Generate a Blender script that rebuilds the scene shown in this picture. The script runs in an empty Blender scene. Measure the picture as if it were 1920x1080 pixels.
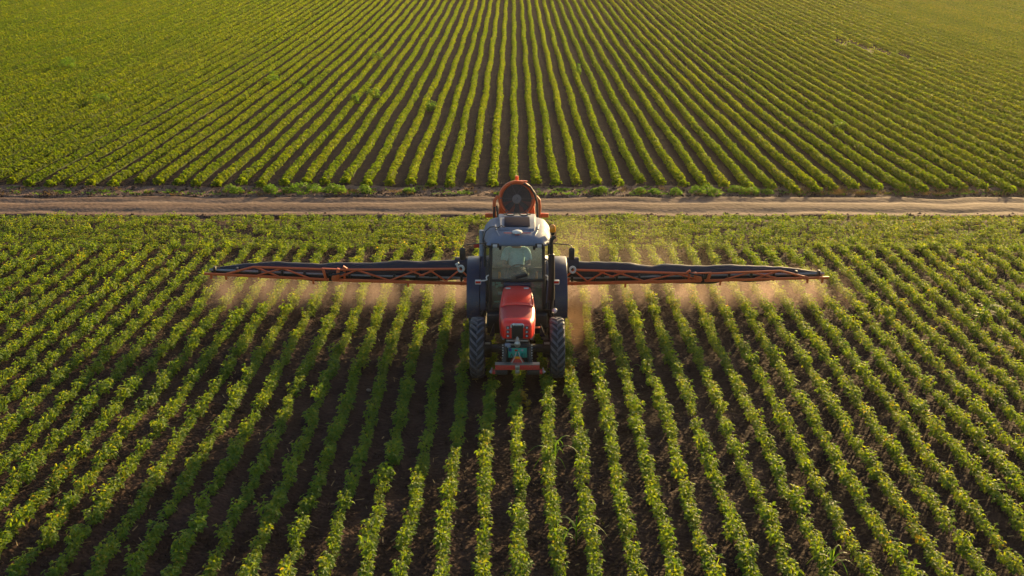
import bpy, bmesh, math, random
import numpy as np
from mathutils import Vector, Matrix
random.seed(11)
RNG = np.random.default_rng(5)
PI = math.pi
R = math.radians
scene = bpy.context.scene
COL = scene.collection

# ------------------------------------------------------------------ camera, sky, sun, exposure
CAM_H = 8.03
cam_d = bpy.data.cameras.new('camera')
cam = bpy.data.objects.new('camera', cam_d)
COL.objects.link(cam)
cam.location = (0, 0, CAM_H)
cam.rotation_euler = (R(90 - 18.65), 0, R(0.086))
cam_d.sensor_width = 36.0
cam_d.lens = 36.0 * 2000 / 1920
cam_d.clip_start = 0.1
cam_d.clip_end = 4000
scene.camera = cam

SUN_AZ, SUN_EL = R(31.0), R(11.5)          # azimuth from +Y towards +X
sun_dir = Vector((math.sin(SUN_AZ) * math.cos(SUN_EL), math.cos(SUN_AZ) * math.cos(SUN_EL), math.sin(SUN_EL)))
world = bpy.data.worlds.new('World')
scene.world = world
world.use_nodes = True
wn = world.node_tree
sky = wn.nodes.new('ShaderNodeTexSky')
sky.sky_type = 'NISHITA'
sky.sun_disc = False
sky.sun_elevation = SUN_EL
sky.sun_rotation = SUN_AZ
sky.dust_density = 2.5
sky.air_density = 1.0
bg = wn.nodes['Background']
wn.links.new(sky.outputs[0], bg.inputs[0])
bg.inputs[1].default_value = 0.085

sun_d = bpy.data.lights.new('sun', 'SUN')
sun_d.energy = 5.0
sun_d.angle = R(0.6)
sun_d.color = (1.0, 0.70, 0.32)
sun = bpy.data.objects.new('sun', sun_d)
COL.objects.link(sun)
sun.rotation_euler = (-sun_dir).to_track_quat('-Z', 'Y').to_euler()
sun.location = sun_dir * 60

scene.view_settings.view_transform = 'Standard'
scene.view_settings.look = 'None'
scene.view_settings.exposure = 1.5
scene.view_settings.gamma = 1.0
scene.view_settings.use_curve_mapping = False
scene.render.engine = 'CYCLES'
cy = scene.cycles
cy.use_denoising = True
cy.max_bounces = 7
cy.diffuse_bounces = 3
cy.glossy_bounces = 2
cy.transmission_bounces = 4
cy.transparent_max_bounces = 12
cy.volume_bounces = 0
cy.volume_step_rate = 1.0
cy.sample_clamp_indirect = 4.0
cy.caustics_reflective = False
cy.caustics_refractive = False

# ------------------------------------------------------------------ materials
def nodemat(name):
    m = bpy.data.materials.new(name)
    m.use_nodes = True
    nt = m.node_tree
    return m, nt, nt.nodes['Principled BSDF']

def N(nt, kind, **kw):
    n = nt.nodes.new(kind)
    for k, v in kw.items():
        if k.startswith('i_'):
            key = k[2:]
            n.inputs[int(key) if key.isdigit() else key.replace('_', ' ')].default_value = v
        else:
            setattr(n, k, v)
    return n

def ramp(nt, src, stops):
    r = nt.nodes.new('ShaderNodeValToRGB')
    el = r.color_ramp.elements
    while len(el) < len(stops):
        el.new(0.5)
    for e, (p, c) in zip(el, stops):
        e.position = p
        e.color = (c[0], c[1], c[2], 1)
    nt.links.new(src, r.inputs[0])
    return r

def paint(name, col, rough=0.45, metal=0.0, dust=0.25, dustcol=(0.20, 0.13, 0.085), scale=6.0, coat=0.0, wear=0.25, spec=0.5):
    """painted or moulded surface with a soft dust film, grime blotches and a little roughness variation"""
    m, nt, b = nodemat(name)
    tc = N(nt, 'ShaderNodeTexCoord')
    n1 = N(nt, 'ShaderNodeTexNoise', i_Scale=scale, i_Detail=6.0, i_Roughness=0.65)
    n2 = N(nt, 'ShaderNodeTexNoise', i_Scale=scale * 7, i_Detail=4.0, i_Roughness=0.7)
    nt.links.new(tc.outputs['Object'], n1.inputs['Vector'])
    nt.links.new(tc.outputs['Object'], n2.inputs['Vector'])
    base = ramp(nt, n2.outputs['Fac'], [(0.3, [c * (1 - wear) for c in col]), (0.7, [min(1, c * (1 + wear * 0.6)) for c in col])])
    d = ramp(nt, n1.outputs['Fac'], [(0.38, (0, 0, 0)), (0.72, (dust, dust, dust))])
    mix = N(nt, 'ShaderNodeMix', data_type='RGBA')
    nt.links.new(d.outputs[0], mix.inputs[0])
    nt.links.new(base.outputs[0], mix.inputs[6])
    mix.inputs[7].default_value = (*dustcol, 1)
    nt.links.new(mix.outputs[2], b.inputs['Base Color'])
    rr = ramp(nt, n1.outputs['Fac'], [(0.3, [rough * 0.8] * 3), (0.75, [min(1, rough * 1.5)] * 3)])
    nt.links.new(rr.outputs[0], b.inputs['Roughness'])
    b.inputs['Metallic'].default_value = metal
    b.inputs['Coat Weight'].default_value = coat
    b.inputs['Specular IOR Level'].default_value = spec
    b.inputs['Coat Roughness'].default_value = 0.15
    bp = N(nt, 'ShaderNodeBump', i_Strength=0.06, i_Distance=0.01)
    nt.links.new(n2.outputs['Fac'], bp.inputs['Height'])
    nt.links.new(bp.outputs[0], b.inputs['Normal'])
    return m

def muddy(m, height, col=(0.13, 0.085, 0.06)):
    """dried mud thrown up on the lower parts, thinning out with height above the soil (object origin at ground level)"""
    nt = m.node_tree
    b = nt.nodes['Principled BSDF']
    src = b.inputs['Base Color'].links[0].from_socket
    tc = N(nt, 'ShaderNodeTexCoord')
    sp = N(nt, 'ShaderNodeSeparateXYZ')
    nt.links.new(tc.outputs['Object'], sp.inputs[0])
    nz = N(nt, 'ShaderNodeTexNoise', i_Scale=16.0, i_Detail=6.0, i_Roughness=0.7)
    nt.links.new(tc.outputs['Object'], nz.inputs['Vector'])
    mr = N(nt, 'ShaderNodeMapRange')
    mr.inputs[1].default_value = 0.0; mr.inputs[2].default_value = height
    mr.inputs[3].default_value = 0.20; mr.inputs[4].default_value = -0.16
    nt.links.new(sp.outputs[2], mr.inputs[0])
    ad = N(nt, 'ShaderNodeMath', operation='ADD')
    nt.links.new(nz.outputs['Fac'], ad.inputs[0]); nt.links.new(mr.outputs[0], ad.inputs[1])
    cr = ramp(nt, ad.outputs[0], [(0.50, (0, 0, 0)), (0.64, (0.8, 0.8, 0.8))])
    mx = N(nt, 'ShaderNodeMix', data_type='RGBA')
    nt.links.new(cr.outputs[0], mx.inputs[0]); nt.links.new(src, mx.inputs[6])
    mx.inputs[7].default_value = (*col, 1)
    nt.links.new(mx.outputs[2], b.inputs['Base Color'])

def leafmat(name, stops, trans=0.42, tcol=(0.20, 0.24, 0.02), rough=0.5, spec=0.25):
    m, nt, b = nodemat(name)
    g = N(nt, 'ShaderNodeNewGeometry')
    oi = N(nt, 'ShaderNodeObjectInfo')
    add = N(nt, 'ShaderNodeMath', operation='MULTIPLY_ADD')
    nt.links.new(g.outputs['Random Per Island'], add.inputs[0])
    add.inputs[1].default_value = 0.75
    mul = N(nt, 'ShaderNodeMath', operation='MULTIPLY')
    nt.links.new(oi.outputs['Random'], mul.inputs[0])
    mul.inputs[1].default_value = 0.25
    nt.links.new(mul.outputs[0], add.inputs[2])
    # broad drift of vigour over the field
    nz = N(nt, 'ShaderNodeTexNoise', i_Scale=0.25, i_Detail=3.0)
    nt.links.new(g.outputs['Position'], nz.inputs['Vector'])
    a2 = N(nt, 'ShaderNodeMath', operation='MULTIPLY_ADD')
    nt.links.new(nz.outputs['Fac'], a2.inputs[0])
    a2.inputs[1].default_value = 0.5
    nt.links.new(add.outputs[0], a2.inputs[2])
    s = N(nt, 'ShaderNodeMath', operation='SUBTRACT')
    nt.links.new(a2.outputs[0], s.inputs[0])
    s.inputs[1].default_value = 0.25
    cr = ramp(nt, s.outputs[0], stops)
    nt.links.new(cr.outputs[0], b.inputs['Base Color'])
    b.inputs['Roughness'].default_value = rough
    b.inputs['Specular IOR Level'].default_value = spec
    t = N(nt, 'ShaderNodeBsdfTranslucent')
    mx = N(nt, 'ShaderNodeMix', data_type='RGBA', blend_type='MULTIPLY')
    mx.inputs[0].default_value = 1.0
    nt.links.new(cr.outputs[0], mx.inputs[6])
    mx.inputs[7].default_value = (tcol[0] * 10, tcol[1] * 10, tcol[2] * 10, 1)
    nt.links.new(mx.outputs[2], t.inputs['Color'])
    ms = N(nt, 'ShaderNodeMixShader')
    ms.inputs[0].default_value = trans
    nt.links.new(b.outputs[0], ms.inputs[1])
    nt.links.new(t.outputs[0], ms.inputs[2])
    nt.links.new(ms.outputs[0], nt.nodes['Material Output'].inputs['Surface'])
    return m

SOY = [(0.0, (0.030, 0.090, 0.020)), (0.35, (0.056, 0.122, 0.021)), (0.75, (0.084, 0.152, 0.023)), (0.95, (0.12, 0.170, 0.030)), (1.0, (0.19, 0.18, 0.04))]
M_leaf = leafmat('soybean leaf', SOY, 0.47, (0.46, 0.32, 0.035), 0.6, 0.2)
M_far = leafmat('far soybean leaf', [(0.0, (0.028, 0.068, 0.009)), (0.5, (0.056, 0.102, 0.012)), (1.0, (0.094, 0.125, 0.016))], 0.52, (0.37, 0.30, 0.03), 0.6, 0.1)
M_weed = leafmat('weed leaf', [(0.0, (0.03, 0.075, 0.014)), (0.5, (0.055, 0.12, 0.018)), (1.0, (0.10, 0.16, 0.03))], 0.48, (0.30, 0.27, 0.05), 0.6)
M_dry = leafmat('dry straw leaf', [(0.0, (0.16, 0.11, 0.045)), (1.0, (0.30, 0.22, 0.10))], 0.3, (0.12, 0.1, 0.06))
M_yellow = leafmat('yellowed leaf', [(0.0, (0.15, 0.13, 0.02)), (1.0, (0.30, 0.22, 0.03))], 0.4, (0.15, 0.12, 0.05))

def soilmat(name, c0, c1, c2, fine=9.0, bump=0.6, stretch=None, streak=None):
    m, nt, b = nodemat(name)
    g = N(nt, 'ShaderNodeNewGeometry')
    mp = N(nt, 'ShaderNodeMapping')
    nt.links.new(g.outputs['Position'], mp.inputs['Vector'])
    if stretch:
        mp.inputs['Scale'].default_value = stretch
    n1 = N(nt, 'ShaderNodeTexNoise', i_Scale=1.3, i_Detail=8.0, i_Roughness=0.7)
    n2 = N(nt, 'ShaderNodeTexNoise', i_Scale=fine, i_Detail=8.0, i_Roughness=0.75)
    v = N(nt, 'ShaderNodeTexVoronoi', i_Scale=fine * 1.6)
    nt.links.new(mp.outputs[0], n1.inputs['Vector'])
    nt.links.new(g.outputs['Position'], n2.inputs['Vector'])
    nt.links.new(g.outputs['Position'], v.inputs['Vector'])
    cr = ramp(nt, n1.outputs['Fac'], [(0.32, c0), (0.52, c1), (0.72, c2)])
    cr2 = ramp(nt, n2.outputs['Fac'], [(0.3, (0.5, 0.5, 0.5)), (0.7, (1.3, 1.3, 1.3))])
    mx = N(nt, 'ShaderNodeMix', data_type='RGBA', blend_type='MULTIPLY')
    mx.inputs[0].default_value = 1.0
    nt.links.new(cr.outputs[0], mx.inputs[6])
    nt.links.new(cr2.outputs[0], mx.inputs[7])
    nt.links.new(mx.outputs[2], b.inputs['Base Color'])
    b.inputs['Roughness'].default_value = 0.95
    b.inputs['Specular IOR Level'].default_value = 0.15
    ad = N(nt, 'ShaderNodeMath', operation='SUBTRACT')
    nt.links.new(n2.outputs['Fac'], ad.inputs[0])
    nt.links.new(v.outputs['Distance'], ad.inputs[1])
    bp = N(nt, 'ShaderNodeBump', i_Strength=bump, i_Distance=0.05)
    nt.links.new(ad.outputs[0], bp.inputs['Height'])
    nt.links.new(bp.outputs[0], b.inputs['Normal'])
    return m

M_soil = soilmat('field soil', (0.031, 0.016, 0.0145), (0.047, 0.026, 0.0215), (0.068, 0.040, 0.032))
M_clod = soilmat('soil clod', (0.045, 0.027, 0.022), (0.070, 0.044, 0.036), (0.12, 0.082, 0.066), fine=20)
M_road = soilmat('dirt road', (0.135, 0.092, 0.078), (0.20, 0.142, 0.116), (0.26, 0.19, 0.15), fine=5.0, bump=0.22, stretch=(0.16, 1.9, 1))
M_verge = soilmat('dusty verge soil', (0.10, 0.062, 0.052), (0.155, 0.10, 0.08), (0.23, 0.16, 0.12), fine=11.0, bump=0.7)
nt_ = M_road.node_tree
b_ = nt_.nodes['Principled BSDF']
src = b_.inputs['Base Color'].links[0].from_socket
g_ = N(nt_, 'ShaderNodeNewGeometry')
sx_ = N(nt_, 'ShaderNodeSeparateXYZ')
nt_.links.new(g_.outputs['Position'], sx_.inputs[0])
mp_ = N(nt_, 'ShaderNodeMapping')
mp_.inputs['Scale'].default_value = (0.35, 1.0, 1.0)
nt_.links.new(g_.outputs['Position'], mp_.inputs['Vector'])
n_ = N(nt_, 'ShaderNodeTexNoise', i_Scale=1.6, i_Detail=7.0, i_Roughness=0.65)
nt_.links.new(mp_.outputs[0], n_.inputs['Vector'])
ma_ = N(nt_, 'ShaderNodeMath', operation='MULTIPLY_ADD')
nt_.links.new(n_.outputs['Fac'], ma_.inputs[0]); ma_.inputs[1].default_value = 0.9
nt_.links.new(sx_.outputs[1], ma_.inputs[2])
mr_ = N(nt_, 'ShaderNodeMapRange')
mr_.inputs[1].default_value = 30.28 + 0.45; mr_.inputs[2].default_value = 32.72 + 0.45
nt_.links.new(ma_.outputs[0], mr_.inputs[0])
wr_ = ramp(nt_, mr_.outputs[0], [(0.0, (0.50, 0.43, 0.42)), (0.14, (0.66, 0.58, 0.54)), (0.27, (1.0, 0.98, 0.95)), (0.42, (0.70, 0.62, 0.58)), (0.58, (0.66, 0.58, 0.55)), (0.74, (1.0, 0.97, 0.92)), (0.90, (0.62, 0.54, 0.52))])
mx_ = N(nt_, 'ShaderNodeMix', data_type='RGBA', blend_type='MULTIPLY')
mx_.inputs[0].default_value = 1.0
nt_.links.new(src, mx_.inputs[6]); nt_.links.new(wr_.outputs[0], mx_.inputs[7])
nt_.links.new(mx_.outputs[2], b_.inputs['Base Color'])
M_stone = soilmat('stone', (0.25, 0.2, 0.17), (0.34, 0.28, 0.23), (0.42, 0.36, 0.30), fine=25)

M_red = paint('red bonnet paint', (0.80, 0.034, 0.020), 0.36, dust=0.12, coat=0.35, wear=0.12)
M_redface = paint('red nose paint', (0.86, 0.020, 0.010), 0.38, dust=0.08, coat=0.3, wear=0.1)
M_redpanel = paint('shaded red bonnet panel', (0.42, 0.030, 0.034), 0.42, dust=0.22, wear=0.15)  # bonnet red darkened: weaker reflection on the front slope put into the colour
M_redworn = paint('worn red steel', (0.50, 0.03, 0.02), 0.55, dust=0.25, wear=0.35)
M_orange = paint('orange steel paint', (0.62, 0.105, 0.022), 0.45, dust=0.16, wear=0.2)
M_orange_d = paint('orange fan plastic', (0.62, 0.090, 0.016), 0.42, dust=0.1, wear=0.15)
M_navy = paint('dark blue fender plastic', (0.009, 0.014, 0.046), 0.36, dust=0.10, wear=0.2)
M_black = paint('black steel', (0.012, 0.012, 0.013), 0.5, dust=0.10, wear=0.3)
M_bplastic = paint('black plastic', (0.014, 0.014, 0.017), 0.45, dust=0.06, wear=0.2)
M_rubber = paint('tyre rubber', (0.020, 0.021, 0.027), 0.7, dust=0.2, dustcol=(0.06, 0.05, 0.045), scale=3.0)
M_lug = paint('worn tread rubber with painted highlight', (0.085, 0.088, 0.11), 0.7, dust=0.35, dustcol=(0.16, 0.13, 0.12), scale=4.0)  # lighter than the tyre for wear and for highlights painted into the colour
M_sleeve = paint('navy air sleeve fabric', (0.009, 0.011, 0.027), 0.55, dust=0.12, dustcol=(0.10, 0.065, 0.05), scale=2.0)
M_roof = paint('grey roof plastic', (0.125, 0.155, 0.225), 0.62, dust=0.25, dustcol=(0.18, 0.18, 0.19), scale=3.0, wear=0.08, spec=0.3)
M_pipe = paint('grey nozzle pipe', (0.20, 0.21, 0.23), 0.4, dust=0.2)
M_steel = paint('bare steel', (0.42, 0.40, 0.39), 0.35, metal=0.8, dust=0.2)
M_chrome = paint('silver trim', (0.62, 0.64, 0.68), 0.25, metal=0.6, dust=0.1)
M_white = paint('white plastic', (0.62, 0.63, 0.62), 0.4, dust=0.2)
M_plate = paint('green number plate', (0.006, 0.32, 0.26), 0.45, dust=0.1, wear=0.05)
M_platemark = paint('plate marks', (0.004, 0.045, 0.05), 0.5, dust=0.0)
M_blue = paint('blue plate badge', (0.02, 0.03, 0.22), 0.4, dust=0.0)
M_amber = paint('amber lens', (0.75, 0.26, 0.01), 0.2, dust=0.0)
M_redlens = paint('red lens', (0.48, 0.025, 0.012), 0.2, dust=0.05)
M_lamp = paint('lamp lens', (0.62, 0.64, 0.68), 0.12, metal=0.3, dust=0.0)
M_tank = paint('sprayer tank plastic', (0.55, 0.50, 0.40), 0.4, dust=0.3)
M_seat = paint('seat fabric', (0.045, 0.04, 0.038), 0.85, dust=0.2)
M_duct = paint('blue grey duct', (0.26, 0.29, 0.37), 0.45, dust=0.15)
M_shirt = paint('pale blue shirt', (0.58, 0.85, 0.90), 0.85, dust=0.0, wear=0.1)
M_trouser = paint('dark trousers', (0.05, 0.045, 0.045), 0.9, dust=0.1)
M_skin = paint('skin', (0.42, 0.22, 0.15), 0.5, dust=0.0, wear=0.05)
M_hair = paint('dark hair', (0.02, 0.014, 0.01), 0.6, dust=0.0)
M_hub = paint('dull mauve grey hub', (0.13, 0.11, 0.12), 0.6, dust=0.2)
M_hatchp = bpy.data.materials.new('dark hatch plastic')
M_hatchp.use_nodes = True
d_ = N(M_hatchp.node_tree, 'ShaderNodeBsdfDiffuse')
d_.inputs[0].default_value = (0.040, 0.037, 0.047, 1)
M_hatchp.node_tree.links.new(d_.outputs[0], M_hatchp.node_tree.nodes['Material Output'].inputs['Surface'])
M_teal = paint('teal control panel', (0.10, 0.26, 0.26), 0.4, dust=0.1)

for m_ in (M_navy,):
    muddy(m_, 1.5, (0.07, 0.05, 0.045))
for m_ in (M_lug, M_rubber):
    muddy(m_, 0.9, (0.075, 0.052, 0.042))
muddy(M_redworn, 0.8)

def glassmat(name, tint, gloss=0.12):
    m = bpy.data.materials.new(name)
    m.use_nodes = True
    nt = m.node_tree
    nt.nodes.remove(nt.nodes['Principled BSDF'])
    t = N(nt, 'ShaderNodeBsdfTransparent')
    t.inputs[0].default_value = (*tint, 1)
    g = N(nt, 'ShaderNodeBsdfGlossy')
    g.inputs['Roughness'].default_value = 0.06
    fr = N(nt, 'ShaderNodeFresnel')
    fr.inputs[0].default_value = 1.5
    d = N(nt, 'ShaderNodeBsdfDiffuse')
    d.inputs[0].default_value = (0.6, 0.58, 0.52, 1)
    tc = N(nt, 'ShaderNodeTexCoord')
    nz = N(nt, 'ShaderNodeTexNoise', i_Scale=7.0, i_Detail=6.0)
    nt.links.new(tc.outputs['Object'], nz.inputs['Vector'])
    cr = ramp(nt, nz.outputs['Fac'], [(0.35, (gloss * 0.4,) * 3), (0.75, (gloss * 1.6,) * 3)])
    m1 = N(nt, 'ShaderNodeMixShader')
    nt.links.new(cr.outputs[0], m1.inputs[0])
    nt.links.new(t.outputs[0], m1.inputs[1])
    nt.links.new(d.outputs[0], m1.inputs[2])
    m2 = N(nt, 'ShaderNodeMixShader')
    nt.links.new(fr.outputs[0], m2.inputs[0])
    nt.links.new(m1.outputs[0], m2.inputs[1])
    nt.links.new(g.outputs[0], m2.inputs[2])
    nt.links.new(m2.outputs[0], nt.nodes['Material Output'].inputs['Surface'])
    return m
M_glass = glassmat('cab glass with dust and painted sheen', (0.92, 0.97, 0.96), 0.13)  # whitish diffuse film is dust and also stands in for pale reflections
M_hatch = glassmat('dark roof hatch glass', (0.16, 0.16, 0.17), 0.02)

# ------------------------------------------------------------------ mesh builder
class MB:
    def __init__(s, origin=(0, 0, 0)):
        s.v = []; s.f = []; s.o = Vector(origin)
    def add(s, vs, fs):
        b = len(s.v)
        s.v += [tuple(x) for x in vs]
        s.f += [tuple(b + i for i in f) for f in fs]
        return s
    def box(s, c, d, rot=None, ch=0.0):
        hx, hy, hz = d[0] / 2, d[1] / 2, d[2] / 2
        if ch > 0:
            bm = bmesh.new()
            bmesh.ops.create_cube(bm, size=1.0)
            for v in bm.verts:
                v.co = Vector((v.co.x * d[0], v.co.y * d[1], v.co.z * d[2]))
            bmesh.ops.bevel(bm, geom=bm.edges[:] , offset=ch, segments=2, profile=0.5, affect='EDGES')
            bm.verts.index_update()
            vs = [v.co.copy() for v in bm.verts]
            fs = [[v.index for v in f.verts] for f in bm.faces]
            bm.free()
        else:
            vs = [Vector((x, y, z)) for x in (-hx, hx) for y in (-hy, hy) for z in (-hz, hz)]
            fs = [(0, 1, 3, 2), (4, 6, 7, 5), (0, 4, 5, 1), (2, 3, 7, 6), (0, 2, 6, 4), (1, 5, 7, 3)]
        if rot is not None:
            m = rot if isinstance(rot, Matrix) else Matrix.Rotation(rot[2], 3, 'Z') @ Matrix.Rotation(rot[1], 3, 'Y') @ Matrix.Rotation(rot[0], 3, 'X')
            vs = [m @ v for v in vs]
        c = Vector(c)
        return s.add([v + c for v in vs], fs)
    def bar(s, p0, p1, w, h, ch=0.0):
        """rectangular bar between two points, h measured towards +Z"""
        p0, p1 = Vector(p0), Vector(p1)
        d = p1 - p0
        L = d.length
        x = d.normalized()
        up = Vector((0, 0, 1)) if abs(x.z) < 0.95 else Vector((0, 1, 0))
        y = up.cross(x).normalized()
        z = x.cross(y)
        m = Matrix((x, y, z)).transposed()
        return s.box((p0 + p1) / 2, (L, w, h), m, ch)
    def tube(s, pts, r, n=8, cap=True):
        pts = [Vector(p) for p in pts]
        rs = r if isinstance(r, (list, tuple)) else [r] * len(pts)
        rings = []
        prev = None
        for i, p in enumerate(pts):
            t = (pts[min(i + 1, len(pts) - 1)] - pts[max(i - 1, 0)]).normalized()
            if prev is None:
                a = Vector((0, 0, 1)) if abs(t.z) < 0.9 else Vector((0, 1, 0))
                u = t.cross(a).normalized()
            else:
                u = (prev - t * prev.dot(t)).normalized()
            prev = u
            w = t.cross(u)
            rings.append([p + (u * math.cos(2 * PI * k / n) + w * math.sin(2 * PI * k / n)) * rs[i] for k in range(n)])
        return s.loft(rings, cap)
    def loft(s, rings, cap=True, closed=True):
        n = len(rings[0])
        vs = [v for r in rings for v in r]
        fs = []
        for i in range(len(rings) - 1):
            for k in range(n if closed else n - 1):
                k2 = (k + 1) % n
                fs.append((i * n + k, i * n + k2, (i + 1) * n + k2, (i + 1) * n + k))
        if cap and closed:
            fs.append(tuple(range(n - 1, -1, -1)))
            fs.append(tuple((len(rings) - 1) * n + k for k in range(n)))
        return s.add(vs, fs)
    def lathe(s, c, axis, prof, n=24, cap=False):
        """prof: list of (radius, offset along axis)"""
        c = Vector(c); a = Vector(axis).normalized()
        up = Vector((0, 0, 1)) if abs(a.z) < 0.9 else Vector((0, 1, 0))
        u = a.cross(up).normalized(); w = a.cross(u)
        return s.loft([[c + a * o + (u * math.cos(2 * PI * k / n) + w * math.sin(2 * PI * k / n)) * r for k in range(n)] for r, o in prof], cap)
    def torus(s, c, axis, Rm, r, n=24, k=6, squash=1.0):
        c = Vector(c); a = Vector(axis).normalized()
        up = Vector((0, 0, 1)) if abs(a.z) < 0.9 else Vector((0, 1, 0))
        u = a.cross(up).normalized(); w = a.cross(u)
        pts = [c + u * math.cos(2 * PI * i / n) * Rm + w * math.sin(2 * PI * i / n) * Rm * squash for i in range(n + 1)]
        return s.tube(pts, r, k, False)
    def build(s, name, mat, parent=None, smooth=35, sub=0):
        me = bpy.data.meshes.new(name)
        o = s.o
        me.from_pydata([(v[0] - o.x, v[1] - o.y, v[2] - o.z) for v in s.v], [], s.f)
        me.update()
        if smooth:
            me.polygons.foreach_set('use_smooth', [True] * len(me.polygons))
            if smooth < 180:
                me.set_sharp_from_angle(angle=R(smooth))
        me.materials.append(mat)
        ob = bpy.data.objects.new(name, me)
        COL.objects.link(ob)
        if parent:
            ob.parent = parent
        if sub:
            md = ob.modifiers.new('subdivision', 'SUBSURF')
            md.levels = md.render_levels = sub
        return ob

def tag(o, label=None, cat=None, group=None, kind=None):
    if label: o['label'] = label
    if cat: o['category'] = cat
    if group: o['group'] = group
    if kind: o['kind'] = kind
    return o
def empty(name, loc, label, cat, group=None):
    o = bpy.data.objects.new(name, None)
    COL.objects.link(o)
    o.location = loc
    o.empty_display_size = 0.2
    return tag(o, label, cat, group)
def raw(name, verts, faces, mat, smooth=False):
    me = bpy.data.meshes.new(name)
    me.from_pydata(verts, [], faces)
    me.update()
    if smooth:
        me.polygons.foreach_set('use_smooth', [True] * len(me.polygons))
    me.materials.append(mat)
    return me

# ------------------------------------------------------------------ terrain
def ground_z(y):
    y = np.asarray(y, float)
    t = np.clip(y - 28, 0, 85)
    z = 0.00030 * t ** 2
    return z

def blur(a, k):
    for _ in range(k):
        a = (a + np.roll(a, 1, 0) + np.roll(a, -1, 0) + np.roll(a, 1, 1) + np.roll(a, -1, 1)) / 5
    return a

ROAD0, ROAD1 = 30.28, 32.72
ROW = 0.5
CX = 0.07
ROWF = 0.69
xs = np.concatenate([[-1500, -600, -250, -120, -70, -40, -25], np.arange(-17, 17.01, 0.125), [25, 40, 70, 120, 250, 600, 1500]])
ys = np.concatenate([[-60, -10, 2, 7], np.arange(9.5, 35.01, 0.14), np.arange(36, 120, 3), [125, 140, 170, 220, 300, 400, 513, 700, 1000, 1800]])
X, Y = np.meshgrid(xs, ys)
Z = ground_z(Y)
rough_w = ((np.abs(X) < 17.1) & (Y > 9.4) & (Y < 35.1)).astype(float)
nz = RNG.normal(0, 1, X.shape)
nz = blur(nz, 1) * 0.025 + blur(RNG.normal(0, 1, X.shape), 6) * 0.10
in_road = np.clip(1 - np.minimum(np.abs(Y - 32.1) / 2.15, 1) ** 8, 0, 1)
ridge = 0.022 * np.cos((X - CX) / ROW * 2 * PI) * (Y < 27)
Z = Z + rough_w * (1 - in_road) * (nz + ridge) - in_road * 0.10
nx_, ny_ = len(xs), len(ys)
verts = np.stack([X, Y, Z], -1).reshape(-1, 3).tolist()
faces = [(j * nx_ + i, j * nx_ + i + 1, (j + 1) * nx_ + i + 1, (j + 1) * nx_ + i) for j in range(ny_ - 1) for i in range(nx_ - 1)]
gm = raw('ground', verts, faces, M_soil, True)
ground = bpy.data.objects.new('ground', gm)
COL.objects.link(ground)
tag(ground, kind='structure')

# dirt road: a crowned sheet with two wheel ruts, ragged edges
rx = np.arange(-70, 70.01, 0.35)
ry = np.linspace(0, 1, 25)
prof = 0.012 + 0.02 * np.sin(ry * PI) - 0.05 * np.exp(-((ry - 0.26) / 0.09) ** 2) - 0.05 * np.exp(-((ry - 0.74) / 0.09) ** 2)
e0 = blur(RNG.normal(0, 1, (len(rx), 3)), 3)[:, 0] * 0.3
e1 = blur(RNG.normal(0, 1, (len(rx), 3)), 3)[:, 0] * 0.3
nr = blur(RNG.normal(0, 1, (len(rx), len(ry))), 1) * 0.011
vs = []
for i, x in enumerate(rx):
    for j, t in enumerate(ry):
        y = (ROAD0 + e0[i]) * (1 - t) + (ROAD1 + e1[i]) * t
        z = prof[j] + nr[i, j]
        if j in (0, len(ry) - 1):
            z = -0.05
        vs.append((x, y, float(z + ground_z(y))))
fs = [(i * 25 + j, (i + 1) * 25 + j, (i + 1) * 25 + j + 1, i * 25 + j + 1) for i in range(len(rx) - 1) for j in range(24)]
road = bpy.data.objects.new('dirt_road', raw('dirt_road', vs, fs, M_road, True))
COL.objects.link(road)
tag(road, kind='structure')

# bare trodden verge the road lies in
vy = np.linspace(29.98, 34.35, 34)
vn = blur(RNG.normal(0, 1, (len(rx), len(vy))), 1) * 0.030
vs = []
for i, x in enumerate(rx):
    for j, y in enumerate(vy):
        edge = j in (0, len(vy) - 1)
        yy = y + (0.12 * math.sin(x * 2.1) + 0.08 * math.sin(x * 5.3) if not edge else 0)
        inr = 1.0 if ROAD0 - 0.15 < y < ROAD1 + 0.15 else 0.0
        z = -0.14 if edge else float(vn[i, j]) * (1 - inr) - 0.075 * inr
        vs.append((x, yy, z + float(ground_z(yy))))
nv = len(vy)
fs = [(i * nv + j, (i + 1) * nv + j, (i + 1) * nv + j + 1, i * nv + j + 1) for i in range(len(rx) - 1) for j in range(nv - 1)]
verge = bpy.data.objects.new('verge', raw('verge', vs, fs, M_verge, True))
COL.objects.link(verge)
tag(verge, kind='structure')

# loose clods between the rows and stones on the verge, uncountable
def clods(name, mat, pts, smin, smax):
    base = [Vector(v) for v in ((1, 0, 0), (-1, 0, 0), (0, 1, 0), (0, -1, 0), (0, 0, 1), (0, 0, -1))]
    bf = [(0, 2, 4), (2, 1, 4), (1, 3, 4), (3, 0, 4), (2, 0, 5), (1, 2, 5), (3, 1, 5), (0, 3, 5)]
    v, f = [], []
    for (x, y, z) in pts:
        s = smin + (smax - smin) * random.random() ** 3
        a = random.uniform(0, PI)
        b = len(v)
        for p in base:
            k = s * random.uniform(0.6, 1.3)
            q = p * k
            v.append((x + q.x * math.cos(a) - q.y * math.sin(a), y + q.x * math.sin(a) + q.y * math.cos(a), z + q.z * 0.7))
        f += [tuple(b + i for i in t) for t in bf]
    o = bpy.data.objects.new(name, raw(name, v, f, mat))
    COL.objects.link(o)
    return tag(o, kind='stuff')
pts = []
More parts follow.
